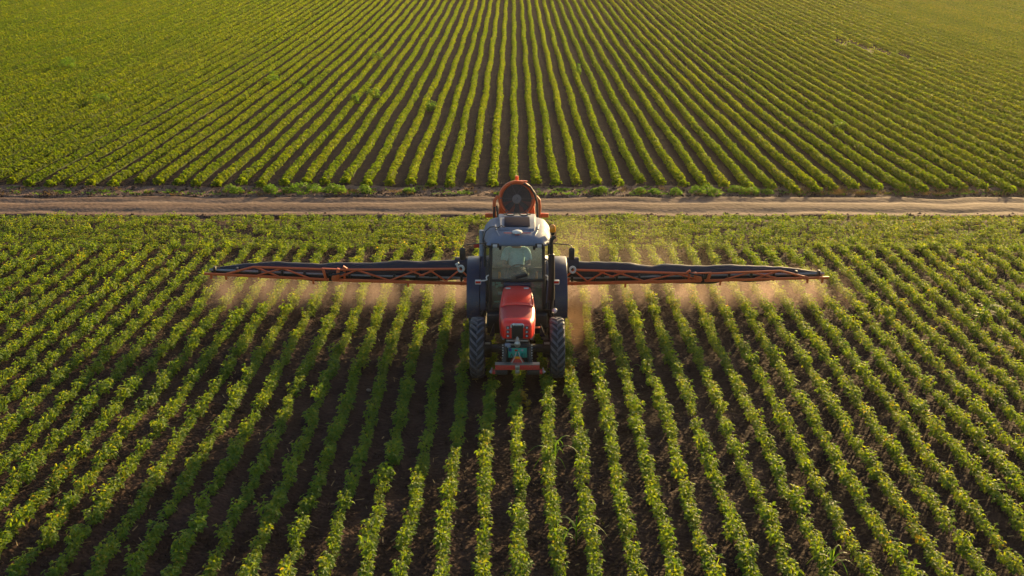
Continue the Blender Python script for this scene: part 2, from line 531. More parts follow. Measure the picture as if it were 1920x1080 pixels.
for _ in range(26000):
    y = 10.5 + 17 * random.random() ** 1.4
    hw = 1.5 + y * 0.52
    k = round(random.uniform(-hw, hw) / ROW)
    x = CX + (k + 0.5) * ROW + random.gauss(0, 0.11)
    pts.append((x, y, 0.0))
c_ = clods('soil_clods', M_clod, pts, 0.006, 0.035)
tag(c_, 'loose brown clods scattered on the soil between the near crop rows')
v, f = [], []
rr_ = random.Random(31)
for _ in range(650):                       # straw and dead leaf litter between the rows
    y = 11 + 16 * rr_.random() ** 1.3
    hw = 1.0 + y * 0.5
    x = CX + (round(rr_.uniform(-hw, hw) / ROW) + 0.5) * ROW + rr_.gauss(0, 0.10)
    a = rr_.uniform(0, PI); L = rr_.uniform(0.02, 0.075); w = rr_.uniform(0.003, 0.010)
    dx, dy = math.cos(a) * L, math.sin(a) * L
    ox, oy = -math.sin(a) * w, math.cos(a) * w
    z = 0.035
    b = len(v)
    v += [(x - dx - ox, y - dy - oy, z), (x + dx - ox, y + dy - oy, z + rr_.uniform(0, 0.02)), (x + dx + ox, y + dy + oy, z + 0.012), (x - dx + ox, y - dy + oy, z + 0.008)]
    f.append((b, b + 1, b + 2, b + 3))
o = bpy.data.objects.new('straw_litter', raw('straw_litter', v, f, M_dry)); COL.objects.link(o)
tag(o, 'pale bits of straw and dead leaf lying on the soil between rows', kind='stuff')
pts = []
for _ in range(5200):
    x = random.uniform(-19, 19)
    if random.random() < 0.45:
        y = 30.3 + abs(random.gauss(0, 0.16)) * random.choice((-1, 1))
    else:
        y = 32.75 + abs(random.gauss(0, 0.7))
    pts.append((x, y, float(ground_z(y)) + 0.01))
c_ = clods('verge_clods', M_clod, pts, 0.012, 0.07)
tag(c_, 'crumbly clods and stones along both edges of the dirt road')

# ------------------------------------------------------------------ soybean plants
def leaflet(v, f, base, d, n, L, W, fine=True):
    """one leaf blade: d direction, n rough normal"""
    side = d.cross(n)
    if side.length < 1e-4:
        side = Vector((1, 0, 0))
    side.normalize()
    n = side.cross(d).normalized()
    b = len(v)
    fold = W * 0.22
    if fine:
        P = [base,
             base + d * L * 0.30 + side * W * 0.46 + n * fold, base + d * L * 0.30 - side * W * 0.46 + n * fold,
             base + d * L * 0.68 + side * W * 0.38 + n * fold * 0.6 - n * L * 0.08, base + d * L * 0.68 - side * W * 0.38 + n * fold * 0.6 - n * L * 0.08,
             base + d * L * 0.96 - n * L * 0.22,
             base + d * L * 0.32, base + d * L * 0.68 - n * L * 0.08]
        f += [(b, b + 6, b + 1), (b, b + 2, b + 6), (b + 1, b + 6, b + 7, b + 3), (b + 6, b + 2, b + 4, b + 7), (b + 3, b + 7, b + 5), (b + 7, b + 4, b + 5)]
    else:
        P = [base, base + d * L * 0.5 + side * W * 0.5 + n * fold, base + d * L - n * L * 0.15, base + d * L * 0.5 - side * W * 0.5 + n * fold]
        f += [(b, b + 1, b + 2), (b, b + 2, b + 3)]
    v += [tuple(p) for p in P]

def soy_plant(seed):
    rnd = random.Random(seed)
    v, f = [], []
    hgt = rnd.uniform(0.21, 0.28)
    nl = rnd.randint(12, 15)
    for i in range(nl):
        t = (i + rnd.random() * 0.6) / nl
        az = i * 2.4 + rnd.uniform(-0.5, 0.5)
        z0 = hgt * (0.18 + 0.72 * t)
        out = 0.02 + 0.052 * math.sin(PI * min(1, 0.25 + 0.72 * (1 - t))) * rnd.uniform(0.7, 1.2)
        d = Vector((math.cos(az), math.sin(az), 0))
        base = Vector((0, 0, z0)) + d * out + Vector((0, 0, 0.04 * rnd.random() + 0.03))
        # petiole
        b = len(v)
        w = 0.0035
        sd = Vector((-d.y, d.x, 0)) * w
        v += [tuple(Vector((0, 0, z0 - 0.03)) + sd), tuple(Vector((0, 0, z0 - 0.03)) - sd), tuple(base - sd), tuple(base + sd)]
        f.append((b, b + 1, b + 2, b + 3))
        tilt = rnd.uniform(-0.35, 0.45)
        L = rnd.uniform(0.068, 0.094) * (0.78 + 0.3 * (1 - t))
        for a in (0, 1.25, -1.25):
            dd = Vector((math.cos(az + a), math.sin(az + a), 0))
            tl = tilt + rnd.uniform(-0.35, 0.35) - (0.1 if a else 0)
            dd = (dd * math.cos(tl) + Vector((0, 0, math.sin(tl)))).normalized()
            nn = (Vector((0, 0, 1)) + d * rnd.uniform(-0.1, 0.5) + Vector((rnd.uniform(-.28, .28), rnd.uniform(-.28, .28), 0))).normalized()
            leaflet(v, f, base + dd * 0.008, dd, nn, L * (1.0 if a == 0 else 0.88), L * 0.66, True)
    # main stem
    b = len(v)
    for z in (0, hgt * 0.95):
        for k in range(4):
            a = k * PI / 2
            v.append((0.005 * math.cos(a), 0.005 * math.sin(a), z - 0.02))
    f += [(b + k, b + (k + 1) % 4, b + 4 + (k + 1) % 4, b + 4 + k) for k in range(4)]
    return raw('soybean_plant', v, f, M_leaf)
PLANTS = [soy_plant(100 + i) for i in range(10)]

ORD = ['', 'first', 'second', 'third', 'fourth', 'fifth', 'sixth', 'seventh', 'eighth', 'ninth', 'tenth', 'eleventh', 'twelfth', 'thirteenth',
       'fourteenth', 'fifteenth', 'sixteenth', 'seventeenth', 'eighteenth', 'nineteenth', 'twentieth']
TENS = {2: 'twenty', 3: 'thirty', 4: 'forty', 5: 'fifty', 6: 'sixty', 7: 'seventy'}
def ordinal(n):
    if n <= 20: return ORD[n]
    t, u = divmod(n, 10)
    return TENS[t] + '-' + ORD[u] if u else TENS[t][:-1] + 'ieth'

def in_view(x, y, margin=0.9):
    return abs(x) < y * 0.505 + margin and y > 11.0

def vigour(x, y):
    return 1.0 + 0.13 * math.sin(x * 3.1 + y * 1.7) * math.sin(y * 4.3 + x * 0.7) + 0.08 * math.sin(y * 9.1 + x * 5.3)

plant_count = 0
def put_plant(root, x, y, s):
    global plant_count
    o = bpy.data.objects.new('soybean_plant', PLANTS[random.randrange(len(PLANTS))])
    COL.objects.link(o)
    o.parent = root
    o.location = (x - root.location.x, y - root.location.y, -0.01)
    o.rotation_euler = (random.gauss(0, 0.10), random.gauss(0, 0.10), random.choice((0, PI)) + random.gauss(0, 0.45))
    o.scale = (s * random.uniform(0.82, 0.96), s * random.uniform(0.9, 1.05), s * random.uniform(0.82, 1.08))
    plant_count += 1

STEP = 0.142
for k in range(-29, 30):
    x0 = CX + k * ROW
    ystart = max(11.3, (abs(x0) - 0.9) / 0.505)
    if ystart > 26.3:
        continue
    yend = 26.85 + random.uniform(-0.25, 0.2)
    if k == -1: lab = 'soybean row passing under the tractor just inside its left front tyre'
    elif k == 0: lab = 'soybean row running under the middle of the tractor'
    elif k == 1: lab = 'soybean row passing under the tractor just inside its right front tyre'
    else:
        n = abs(k) - 1
        side = 'left' if k < 0 else 'right'
        lab = f'{ordinal(n)} green soybean row to the {side} of the tractor in the near field'
    root = empty('crop_row', (x0, round(ystart, 2), 0), lab, 'crop row', 'soybean rows of the near field')
    y = ystart
    ph = random.uniform(0, 10)
    while y < yend:
        gap = math.sin(y * 2.3 + ph * 3) * math.sin(y * 0.9 + ph)
        xx = x0 + random.gauss(0, 0.022) + 0.02 * math.sin(y * 1.1 + ph)
        # no plants where the wheels and hitch stand
        if in_view(xx, y) and not (random.random() < 0.025):
            s = vigour(x0, y) * random.choice((0.78, 0.92, 1.0, 1.0, 1.05, 1.12)) * random.uniform(0.93, 1.07) * (0.96 - 0.08 * (gap > 0.75))
            put_plant(root, xx, y, s)
        y += STEP * random.uniform(0.8, 1.2)

# headland rows run across, parallel to the road
HEAD = [29.78 - 0.48 * i for i in range(7)]
for i, yy in enumerate(HEAD):
    lab = f'{ordinal(i + 1)} crosswise soybean row in front of the dirt road, parallel to it'
    root = empty('headland_row', (0, yy, 0), lab, 'crop row', 'soybean rows of the headland')
    x = -16.4
    ph = random.uniform(0, 9)
    while x < 16.4:
        tramline = any(abs(x - c) < 0.17 for c in (-1.05 - 0.02 * i, 0.95)) and i > 1
        bare = (abs(x + 8.9 - 0.55 * i * 0.9) < 0.22) and i < 5
        if in_view(x, yy, 0.6) and not tramline and not bare and random.random() > 0.03:
            put_plant(root, x, yy + random.gauss(0, 0.015) + 0.03 * math.sin(x * 0.8 + ph), vigour(x * 0.8, yy * 1.3) * random.uniform(0.70, 0.92))
        x += STEP * random.uniform(0.8, 1.25)

# far field rows: dense leafy hedgerow meshes shared between rows
def far_row_mesh(seed, gaps=()):
    rnd = random.Random(seed)
    v, f = [], []
    ph = [rnd.uniform(0, 6.28) for _ in range(6)]
    def rad(y):
        return (1 + 0.10 * math.sin(y * 5.2 + ph[0]) + 0.13 * math.sin(y * 13.7 + ph[1]) + 0.12 * math.sin(y * 23 + ph[2]) + 0.06 * math.sin(y * 1.1 + ph[3]))
    def cx(y):
        return 0.03 * math.sin(y * 0.5 + ph[4]) + 0.015 * math.sin(y * 2.1 + ph[5])
    y0 = 34.0
    zones = [(y0, 50, 300, 0.082), (50, 72, 190, 0.105), (72, 118, 100, 0.145)]
    for (a, b, dens, L) in zones:
        n = int((b - a) * dens)
        for i in range(n):
            y = a + (b - a) * (i + rnd.random()) / n
            if any(g0 + rnd.gauss(0, 0.25) < y < g1 + rnd.gauss(0, 0.25) for g0, g1 in gaps) and rnd.random() < 0.97:
                continue
            r = rad(y) * (0.8 if y < a + 0.15 and a == y0 else 1)
            th = rnd.uniform(-0.35, PI + 0.35)
            q = rnd.uniform(0.72, 1.05)
            px = cx(y) + math.cos(th) * 0.123 * r * q
            pz = 0.08 + max(-0.06, math.sin(th)) * 0.165 * r * q + 0.02
            nrm = Vector((math.cos(th) * 0.9, rnd.uniform(-0.7, 0.7), math.sin(th) + 0.35)).normalized()
            az = rnd.uniform(0, 2 * PI)
            d = Vector((math.cos(az), math.sin(az), rnd.uniform(-0.5, 0.25)))
            d = (d - nrm * d.dot(nrm) * 0.8).normalized()
            leaflet(v, f, Vector((px, y, pz + float(ground_z(y)))) - d * L * 0.4, d, nrm, L * rnd.uniform(0.8, 1.2), L * 0.68, False)
    for i in range(70):                      # leafy front end of the row
        th = rnd.uniform(-0.1, PI + 0.1); q = rnd.random() ** 0.5
        p = Vector((cx(y0) + math.cos(th) * 0.16 * q, y0 - 0.10 * (1 - q) - rnd.uniform(0, 0.05), 0.05 + max(0, math.sin(th)) * 0.17 * q + float(ground_z(y0))))
        az = rnd.uniform(0, 2 * PI)
        leaflet(v, f, p, Vector((math.cos(az), -0.3, rnd.uniform(-0.6, 0.6))).normalized(), Vector((0, -0.7, 0.7)), 0.085, 0.06, False)
    # woody core so the soil does not show through
    ring = []
    yy = y0 + 0.25
    def flush(ring):
        if len(ring) > 1:
            b = len(v)
            for rg in ring:
                v.extend(rg)
            for i in range(len(ring) - 1):
                for k in range(5):
                    f.append((b + i * 6 + k, b + i * 6 + k + 1, b + (i + 1) * 6 + k + 1, b + (i + 1) * 6 + k))
    while yy < 118:
        if any(g0 < yy < g1 for g0, g1 in gaps):
            flush(ring); ring = []
        else:
            r = rad(yy)
            gz = float(ground_z(yy))
            ring.append([(cx(yy) + math.cos(PI * k / 5) * 0.075 * r, yy, gz - 0.02 + math.sin(PI * k / 5) * 0.14 * r) for k in range(6)])
        yy += 0.22
    flush(ring)
    return raw('crop_row', v, f, M_far)
FAR = [far_row_mesh(40 + i) for i in range(6)]
FAR_GAP = [far_row_mesh(60 + i, gaps=[((72.6, 75.8), (66.0, 66.5)), ((69.4, 75.0), (60.2, 60.7)), ((67.6, 72.0), (78.0, 78.8)), ((66.4, 69.2), (62.5, 62.9))][i]) for i in range(4)]
x_far0 = 0.0
for k in range(-71, 72):
    x0 = x_far0 + k * ROWF
    me = FAR[(k * 5 + 3) % len(FAR)]
    gk = round(22.2 / ROWF)
    if 0 <= k - gk < 4:
        me = FAR_GAP[k - gk]
    o = bpy.data.objects.new('crop_row', me)
    COL.objects.link(o)
    o.location = (x0 + random.gauss(0, 0.02), random.uniform(0.05, 0.6) - (0.75 if x0 > 8 else 0.3 if x0 > 5 else 0), 0)
    o.location.z = float(ground_z(45 + o.location.y) - ground_z(45))
    if abs(x0) < 16.0:
        if k == 0: lab = 'soybean row beyond the road, straight above the orange fan'
        else:
            side = 'left' if k < 0 else 'right'
            lab = f'{ordinal(abs(k))} soybean row beyond the dirt road, counted {side} from the orange fan'
        grp = 'soybean rows of the far field'
    else:
        side = 'left' if k < 0 else 'right'
        lab = f'{ordinal(abs(k) - 23)} soybean row up the {side} picture edge, counted from the dirt road'
        grp = f'far soybean rows entering from the {side} edge'
    tag(o, lab, 'crop row', grp)

# ------------------------------------------------------------------ weeds and grass
def weed_mesh(name, seed, w, d, h, n, mat, L=0.075):
    rnd = random.Random(seed)
    v, f = [], []
    lob = [(rnd.uniform(-0.6, 0.6) * w, rnd.uniform(-0.5, 0.5) * d, rnd.uniform(0.55, 1.0)) for _ in range(max(2, int(w / 0.3)))]
    for i in range(n):
        cx_, cy_, hh = rnd.choice(lob)
        th = rnd.uniform(0, 2 * PI); ph = math.acos(rnd.uniform(0, 1)); q = rnd.uniform(0.45, 1.0) ** 0.5
        rx_ = max(0.14, w * 0.3)
        p = Vector((cx_ + math.cos(th) * math.sin(ph) * rx_ * q, cy_ + math.sin(th) * math.sin(ph) * d * 0.5 * q, 0.01 + math.cos(ph) * h * hh * q))
        nr = Vector((math.cos(th) * math.sin(ph), math.sin(th) * math.sin(ph), math.cos(ph) + 0.4)).normalized()
        az = rnd.uniform(0, 2 * PI)
        dd = Vector((math.cos(az), math.sin(az), rnd.uniform(-0.3, 0.6))).normalized()
        leaflet(v, f, p, dd, nr, L * rnd.uniform(0.6, 1.3), L * 0.55, False)
    return raw(name, v, f, mat)

def weed(name, x, y, me, label, cat, group, parts=True, rz=None, s=1.0):
    o = bpy.data.objects.new(name, me)
    COL.objects.link(o)
    o.location = (x, y, float(ground_z(y)))
    o.rotation_euler.z = random.uniform(-0.3, 0.3) if rz is None else rz
    o.scale = (s,) * 3
    return tag(o, label, cat, group)

# low hedge of weeds along the far verge, left and right of the sprayer
def vx(px, y=33.3):            # where that stretch of verge lies, metres right of centre
    return (px - 963) * (y * 0.9475 + 2.57) / 2000
hedge = [(440, 0.75, 0.34, 'bushy green weed clump at the left end of the weed strip beyond the road'),
         (510, 0.7, 0.30, 'low green weed clump second from the left in the strip beyond the road'),
         (538, 0.35, 0.36, 'small upright weed clump in the left verge strip beyond the road'),
         (590, 1.0, 0.38, 'widest leafy weed clump of the left verge strip beyond the road'),
         (640, 0.7, 0.30, 'rounded weed clump near the right end of the left verge strip'),
         (694, 0.55, 0.28, 'last green weed clump of the left verge strip, nearest the fan'),
         (765, 0.4, 0.15, 'small flat weed patch by the verge between left strip and fan'),
         (1120, 0.8, 0.22, 'pale green weed patch on the verge just right of the fan'),
         (1215, 0.5, 0.18, 'small weed patch beside the right verge strip beyond the road'),
         (1285, 0.65, 0.30, 'leafy weed clump at the left end of the right verge strip'),
         (1335, 0.8, 0.34, 'bright green weed clump in the middle of the right verge strip'),
         (1385, 0.95, 0.30, 'broad green weed clump spilling towards the road on the right verge'),
         (1430, 0.7, 0.22, 'low trailing weed clump at the right end of the right verge strip')]
for i, (px, w, h, lab) in enumerate(hedge):
    y = 33.35 + random.uniform(-0.12, 0.12) - (0.18 if px > 1300 else 0)
    weed('weed_clump', vx(px), y, weed_mesh('weed_clump', 300 + i, w, 0.42, h, int(420 * w) + 90, M_weed), lab, 'weed', 'weed clumps along the far verge of the road')
# sparse verge tufts
v, f = [], []
rnd = random.Random(77)
for i in range(230):
    x = rnd.uniform(-19, 19); y = 32.95 + abs(rnd.gauss(0, 0.45))
    for j in range(rnd.randint(5, 16)):
        az = rnd.uniform(0, 2 * PI)
        d = Vector((math.cos(az) * 0.8, math.sin(az) * 0.8, rnd.uniform(0.2, 1))).normalized()
        leaflet(v, f, Vector((x + rnd.gauss(0, 0.09), y + rnd.gauss(0, 0.05), float(ground_z(y)))), d, Vector((0, 0, 1)), rnd.uniform(0.06, 0.14), 0.04, False)
o = bpy.data.objects.new('verge_weeds', raw('verge_weeds', v, f, M_weed)); COL.objects.link(o)
tag(o, 'sparse low weeds dotted over the bare verge beyond the dirt road', kind='stuff')
v, f = [], []
for i in range(170):
    x = rnd.uniform(-19, 19); y = 32.9 + abs(rnd.gauss(0, 0.6))
    if rnd.random() < 0.5: x = rnd.uniform(9, 17)
    for j in range(rnd.randint(6, 16)):
        az = rnd.uniform(0, 2 * PI)
        d = Vector((math.cos(az) * 0.6, math.sin(az) * 0.6, rnd.uniform(0.3, 1))).normalized()
        leaflet(v, f, Vector((x + rnd.gauss(0, 0.08), y + rnd.gauss(0, 0.04), float(ground_z(y)))), d, Vector((0, 0, 1)), rnd.uniform(0.08, 0.2), 0.02, False)
o = bpy.data.objects.new('dry_grass', raw('dry_grass', v, f, M_dry)); COL.objects.link(o)
tag(o, 'dry straw coloured grass on the bare verge beyond the road', kind='stuff')

# grassy weeds standing in the near rows: long arching blades
def blade_weed(seed, h, nb):
    rnd = random.Random(seed)
    v, f = [], []
    for i in range(nb):
        az = rnd.uniform(0, 2 * PI)
        d = Vector((math.cos(az), math.sin(az), 0))
        L = h * rnd.uniform(0.7, 1.25)
        z0 = h * rnd.uniform(0.1, 0.6)
        sd = Vector((-d.y, d.x, 0))
        b = len(v)
        K = 6
        for k in range(K + 1):
            t = k / K
            p = Vector((0, 0, z0)) + d * (L * 0.62 * t) + Vector((0, 0, L * (0.85 * t - 0.95 * t * t)))
            w = 0.013 * (1 - t) ** 0.6 + 0.0015
            v += [tuple(p + sd * w), tuple(p - sd * w)]
        f += [(b + 2 * k, b + 2 * k + 1, b + 2 * k + 3, b + 2 * k + 2) for k in range(K)]
    b = len(v)
    for z in (0, h * 0.75):
        for k in range(4):
            a = k * PI / 2
            v.append((0.009 * math.cos(a), 0.009 * math.sin(a), z))
    f += [(b + k, b + (k + 1) % 4, b + 4 + (k + 1) % 4, b + 4 + k) for k in range(4)]
    return raw('grass_weed', v, f, M_weed)
GW = 'grassy weeds standing in the near crop rows'
weed('grass_weed', 0.64, 15.1, blade_weed(1, 0.62, 11), 'tall arching grassy weed in the row right of the tractor nose', 'weed', GW)
weed('grass_weed', 0.86, 12.75, blade_weed(2, 0.60, 13), 'spreading grassy weed leaning over bare soil at the bottom centre', 'weed', GW)
weed('grass_weed', 4.15, 12.05, blade_weed(3, 0.5, 9), 'grassy weed at the bottom edge, right of the centre', 'weed', GW)
weed('grass_weed', 10.0, 21.3, blade_weed(4, 0.7, 24), 'large pale grassy tuft standing in the rows near the right edge', 'weed', GW)
weed('grass_weed', 7.55, 18.0, blade_weed(5, 0.35, 12), 'small grassy tuft on bare soil among the right hand rows', 'weed', GW)
weed('grass_weed', 2.45, 18.7, blade_weed(6, 0.36, 6), 'thin drooping grass weed between rows right of the front tyre', 'weed', GW)
weed('yellow_plant', 0.10, 17.05, weed_mesh('yellow_plant', 5, 0.2, 0.2, 0.42, 46, M_yellow, 0.11), 'yellowing bean plant in the shaded row just below the hitch beam', 'plant', None)
# taller weeds in the far field
FW = 'tall weeds scattered through the far field'
farw = [(-6.85, 52.0, 0.55, 'tall pale weed between far rows, upper left of the fan'), (-7.6, 50.6, 0.5, 'bushy weed beside a far row, lower of the pair left of centre'),
        (-3.85, 48.6, 0.6, 'round dark weed bridging two far rows left above the fan'), (-10.8, 55.6, 0.5, 'loose weed tuft in far rows at upper left'),
        (-12.7, 56.8, 0.9, 'broad weed patch smothering far rows at upper left'), (-25.5, 62.0, 1.2, 'wide pale weed patch in the upper left of the far field'),
        (-19.5, 50.5, 0.8, 'grey green weed patch in the far rows at left'), (3.6, 60.0, 0.5, 'small weed between far rows, upper right of the fan'),
        (-8.2, 66.0, 0.6, 'weed clump high in the far field left of centre'), (13.5, 44.0, 0.45, 'weed tuft standing out of the far rows at right')]
for i, (x, y, s, lab) in enumerate(farw):
    weed('tall_weed', x, y, weed_mesh('tall_weed', 500 + i, 0.9 * s, 0.7 * s, 0.55 + 0.25 * s, int(330 * s) + 60, M_weed, 0.11), lab, 'weed', FW)
# pale stones and straw lying on the soil
for i, (x, y, s) in enumerate([(-2.65, 17.9, 0.05), (-3.36, 34.3, 0.06), (5.1, 30.35, 0.06)]):
    m = MB((x, y, 0))
    m.lathe((x, y, float(ground_z(y)) + s * 0.3), (0.3, 0.1, 1), [(0.001, -s * 0.5), (s * 0.8, -s * 0.3), (s, 0), (s * 0.7, s * 0.35), (0.001, s * 0.45)], 8)
    o = m.build('pale_stone', M_stone)
    o.location = (x, y, 0)
    tag(o, ['pale stone on the soil between rows left of the tractor', 'pale stone on the verge left of the fan, beyond the road', 'pale stone at the near edge of the road, right of the fan'][i], 'stone', 'pale stones on the ground')
# ------------------------------------------------------------------ tractor (faces the camera, -Y)
TO = (CX, 20.7, 0)
tractor = empty('tractor', TO, 'red row crop tractor with grey roofed cab driving towards the camera', 'tractor')
def T():
    return MB((0, 20.7, 0))

def tyre(m, m2, cx, cy, cz, Rr, w, rim, nl, lug=0.045):
    hw = w / 2
    prof = [(rim, -hw * 0.72), (rim + 0.05, -hw * 0.98), (Rr * 0.86, -hw * 1.04), (Rr - lug - 0.015, -hw * 0.93), (Rr - lug, -hw * 0.7), (Rr - lug + 0.006, 0),
            (Rr - lug, hw * 0.7), (Rr - lug - 0.015, hw * 0.93), (Rr * 0.86, hw * 1.04), (rim + 0.05, hw * 0.98), (rim, hw * 0.72)]
    m.lathe((cx, cy, cz), (1, 0, 0), [(r, o) for r, o in prof], 48)
    # chevron lugs: each runs from the shoulder towards the middle, pointing down on the front face
    for s in (-1, 1):
        for i in range(nl):
            a0 = 2 * PI * (i + (0.5 if s > 0 else 0)) / nl
            P = []
            for t in np.linspace(0, 1, 6):
                xo = s * (hw * 1.0 * (1 - t) - hw * 0.06 * t)
                a = a0 + 0.30 * t ** 0.85
                P.append((xo, a))
            rings = []
            for q, (xo, a) in enumerate(P):
                wd = 0.026 / Rr * (1.15 if q < 2 else 1.0)
                top = Rr - (0.028 if q == 0 else 0.0) - 0.02 * (abs(xo) / hw) ** 4
                bot = Rr - lug - (0.05 if q == 0 else 0.012)
                ring = []
                for (rr, aa) in ((bot, a - wd * 1.3), (top, a - wd), (top, a + wd), (bot, a + wd * 1.3)):
                    # angle measured from straight up, turning towards the front (-Y)
                    ring.append(Vector((cx + xo, cy - rr * math.sin(aa), cz + rr * math.cos(aa))))
                rings.append(ring)
            m2.loft(rings, True)
    return m

def wheel(name, cx, cy, Rr, w, rim, nl, out):
    """rim disc is the part; tyre and hub are its own pieces"""
    m = T()
    hw = w / 2
    m.lathe((cx, cy, Rr), (out, 0, 0), [(rim + 0.015, hw * 0.75), (rim - 0.02, hw * 0.7), (rim - 0.03, hw * 0.2), (rim * 0.75, hw * 0.05), (rim * 0.5, hw * 0.25), (0.02, hw * 0.25)], 32)
    m.lathe((cx, cy, Rr), (-out, 0, 0), [(rim + 0.015, hw * 0.75), (rim - 0.02, hw * 0.7), (rim - 0.03, 0.0), (rim * 0.5, 0.0), (0.02, 0.0)], 32)
    wh = m.build(name, M_redworn, tractor)
    tr = T()
    t = tyre(T(), tr, cx, cy, Rr, Rr, w, rim, nl)
    t.build('tyre', M_rubber, wh, 30)
    tag(tr.build('tread_lugs', M_lug, wh, 30), kind='stuff')
    h = T()
    h.lathe((cx, cy, Rr), (out, 0, 0), [(0.11, hw * 0.2), (0.11, hw * 0.5), (0.07, hw * 0.62), (0.001, hw * 0.64)], 20)
    for k in range(8):
        a = k * PI / 4
        h.lathe((cx, cy + 0.15 * math.cos(a), Rr + 0.15 * math.sin(a)), (out, 0, 0), [(0.018, hw * 0.2), (0.018, hw * 0.42), (0.001, hw * 0.43)], 6)
    h.build('hub', M_black, wh)
    return wh
for s in (-1, 1):
    wheel('front_wheel', s * 0.74, 18.60, 0.575, 0.265, 0.36, 22, s)
for s in (-1, 1):
    wheel('rear_wheel', s * 0.80, 20.72, 0.76, 0.33, 0.48, 24, s)

# rear fenders: blue shells curving over the rear wheels
FC = (20.72, 0.80)
for s in (-1, 1):
    m = T()
    rings = []
    for i in range(25):
        a = R(-6 + 150 * i / 24)      # 0 = forward, 90 = up
        r = 0.885
        def pt(x, dr=0.0):
            return Vector((s * x, FC[0] - (r + dr) * math.cos(a), FC[1] + (r + dr) * math.sin(a)))
        rings.append([pt(1.0, -0.06), pt(1.0, -0.012), pt(0.985, 0.0), pt(0.75, 0.0), pt(0.73, -0.02), pt(0.73, -0.04), pt(0.98, -0.03), pt(0.985, -0.06)])
    m.loft(rings)
    fd = m.build('rear_fender', M_navy, tractor, 40)
    m = T()
    rings = []
    for i in range(17):
        a = R(4 + 125 * i / 16)
        r = 0.875
        rings.append([Vector((s * x, FC[0] - (r + d) * math.cos(a), FC[1] + (r + d) * math.sin(a))) for x, d in ((0.728, 0.0), (0.62, 0.0), (0.62, -0.02), (0.728, -0.02))])
    m.loft(rings)
    m.build('inner_fender', M_navy, tractor, 40)
    # inner vertical wheel-house wall
    m = T()
    m.box((s * 0.625, 20.6, 1.05), (0.02, 1.1, 0.75))
    m.build('wheel_house', M_black, tractor)

# chassis, engine, axle
m = T()
m.box((0, 19.6, 0.72), (0.36, 2.3, 0.38), ch=0.03)
m.box((0, 20.7, 0.74), (1.0, 0.3, 0.3), ch=0.04)
m.box((0, 18.75, 0.62), (0.42, 0.9, 0.22), ch=0.02)
chassis = m.build('chassis', M_black, tractor)
m = T()
m.box((0, 18.85, 0.92), (0.44, 1.2, 0.26), ch=0.03)
for i in range(4):
    m.lathe((0.22, 18.5 + i * 0.22, 0.98), (1, 0, 0), [(0.05, 0), (0.045, 0.04), (0.001, 0.045)], 10)
    m.lathe((-0.22, 18.5 + i * 0.22, 0.98), (-1, 0, 0), [(0.05, 0), (0.045, 0.04), (0.001, 0.045)], 10)
m.build('engine', M_black, tractor)
m = T()
m.box((0, 18.6, 0.56), (1.18, 0.14, 0.13), ch=0.02)
m.box((0, 18.58, 0.60), (0.30, 0.24, 0.22), ch=0.03)
for s in (-1, 1):
    m.lathe((s * 0.55, 18.6, 0.40), (0, 0, 1), [(0.001, 0), (0.075, 0), (0.075, 0.26), (0.06, 0.34), (0.001, 0.35)], 14)
    m.lathe((s * 0.48, 18.6, 0.575), (s, 0, 0), [(0.10, 0), (0.13, 0.06), (0.13, 0.14), (0.001, 0.15)], 16)
ax = m.build('front_axle', M_black, tractor)
for s in (-1, 1):
    m = T()
    m.tube([(s * 0.12, 18.46, 0.62), (s * 0.34, 18.46, 0.62)], 0.028, 10)
    m.tube([(s * 0.34, 18.46, 0.62), (s * 0.53, 18.50, 0.60)], 0.013, 8)
    m.build('steering_cylinder', M_black, ax)
for s in (-1, 1):
    m = T()
    m.bar((s * 0.50, 18.45, 0.72), (s * 0.60, 18.45, 0.72), 0.05, 0.025)
    m.build('axle_bracket', M_steel, ax)
# side tanks, steps, batteries below the cab
for s in (-1, 1):
    m = T()
    m.box((s * 0.44, 19.75, 0.72), (0.30, 0.62, 0.42), ch=0.05)
    m.build('fuel_tank', M_bplastic, tractor)
    m = T()
    m.box((s * 0.60, 19.52, 0.42), (0.26, 0.22, 0.02))
    m.box((s * 0.60, 19.52, 0.66), (0.26, 0.20, 0.02))
    m.bar((s * 0.48, 19.52, 0.40), (s * 0.48, 19.62, 0.90), 0.02, 0.03)
    m.bar((s * 0.72, 19.52, 0.40), (s * 0.72, 19.62, 0.90), 0.02, 0.03)
    m.build('step', M_black, tractor)
    m = T()   # dark blue brackets seen either side of the bonnet
    m.add([(s * 0.44, 18.85, 0.95), (s * 0.53, 18.85, 0.70), (s * 0.43, 18.85, 0.70), (s * 0.44, 18.90, 0.95), (s * 0.53, 18.90, 0.70), (s * 0.43, 18.90, 0.70)],
          [(0, 1, 2), (5, 4, 3), (0, 3, 4, 1), (1, 4, 5, 2), (2, 5, 3, 0)])
    m.build('side_bracket', M_navy, tractor)
m = T()
m.box((0.36, 18.9, 0.86), (0.17, 0.07, 0.022), ch=0.005)
m.build('sunlit_strip', M_orange, tractor)  # orange here is the low sun on the strip, put into its colour

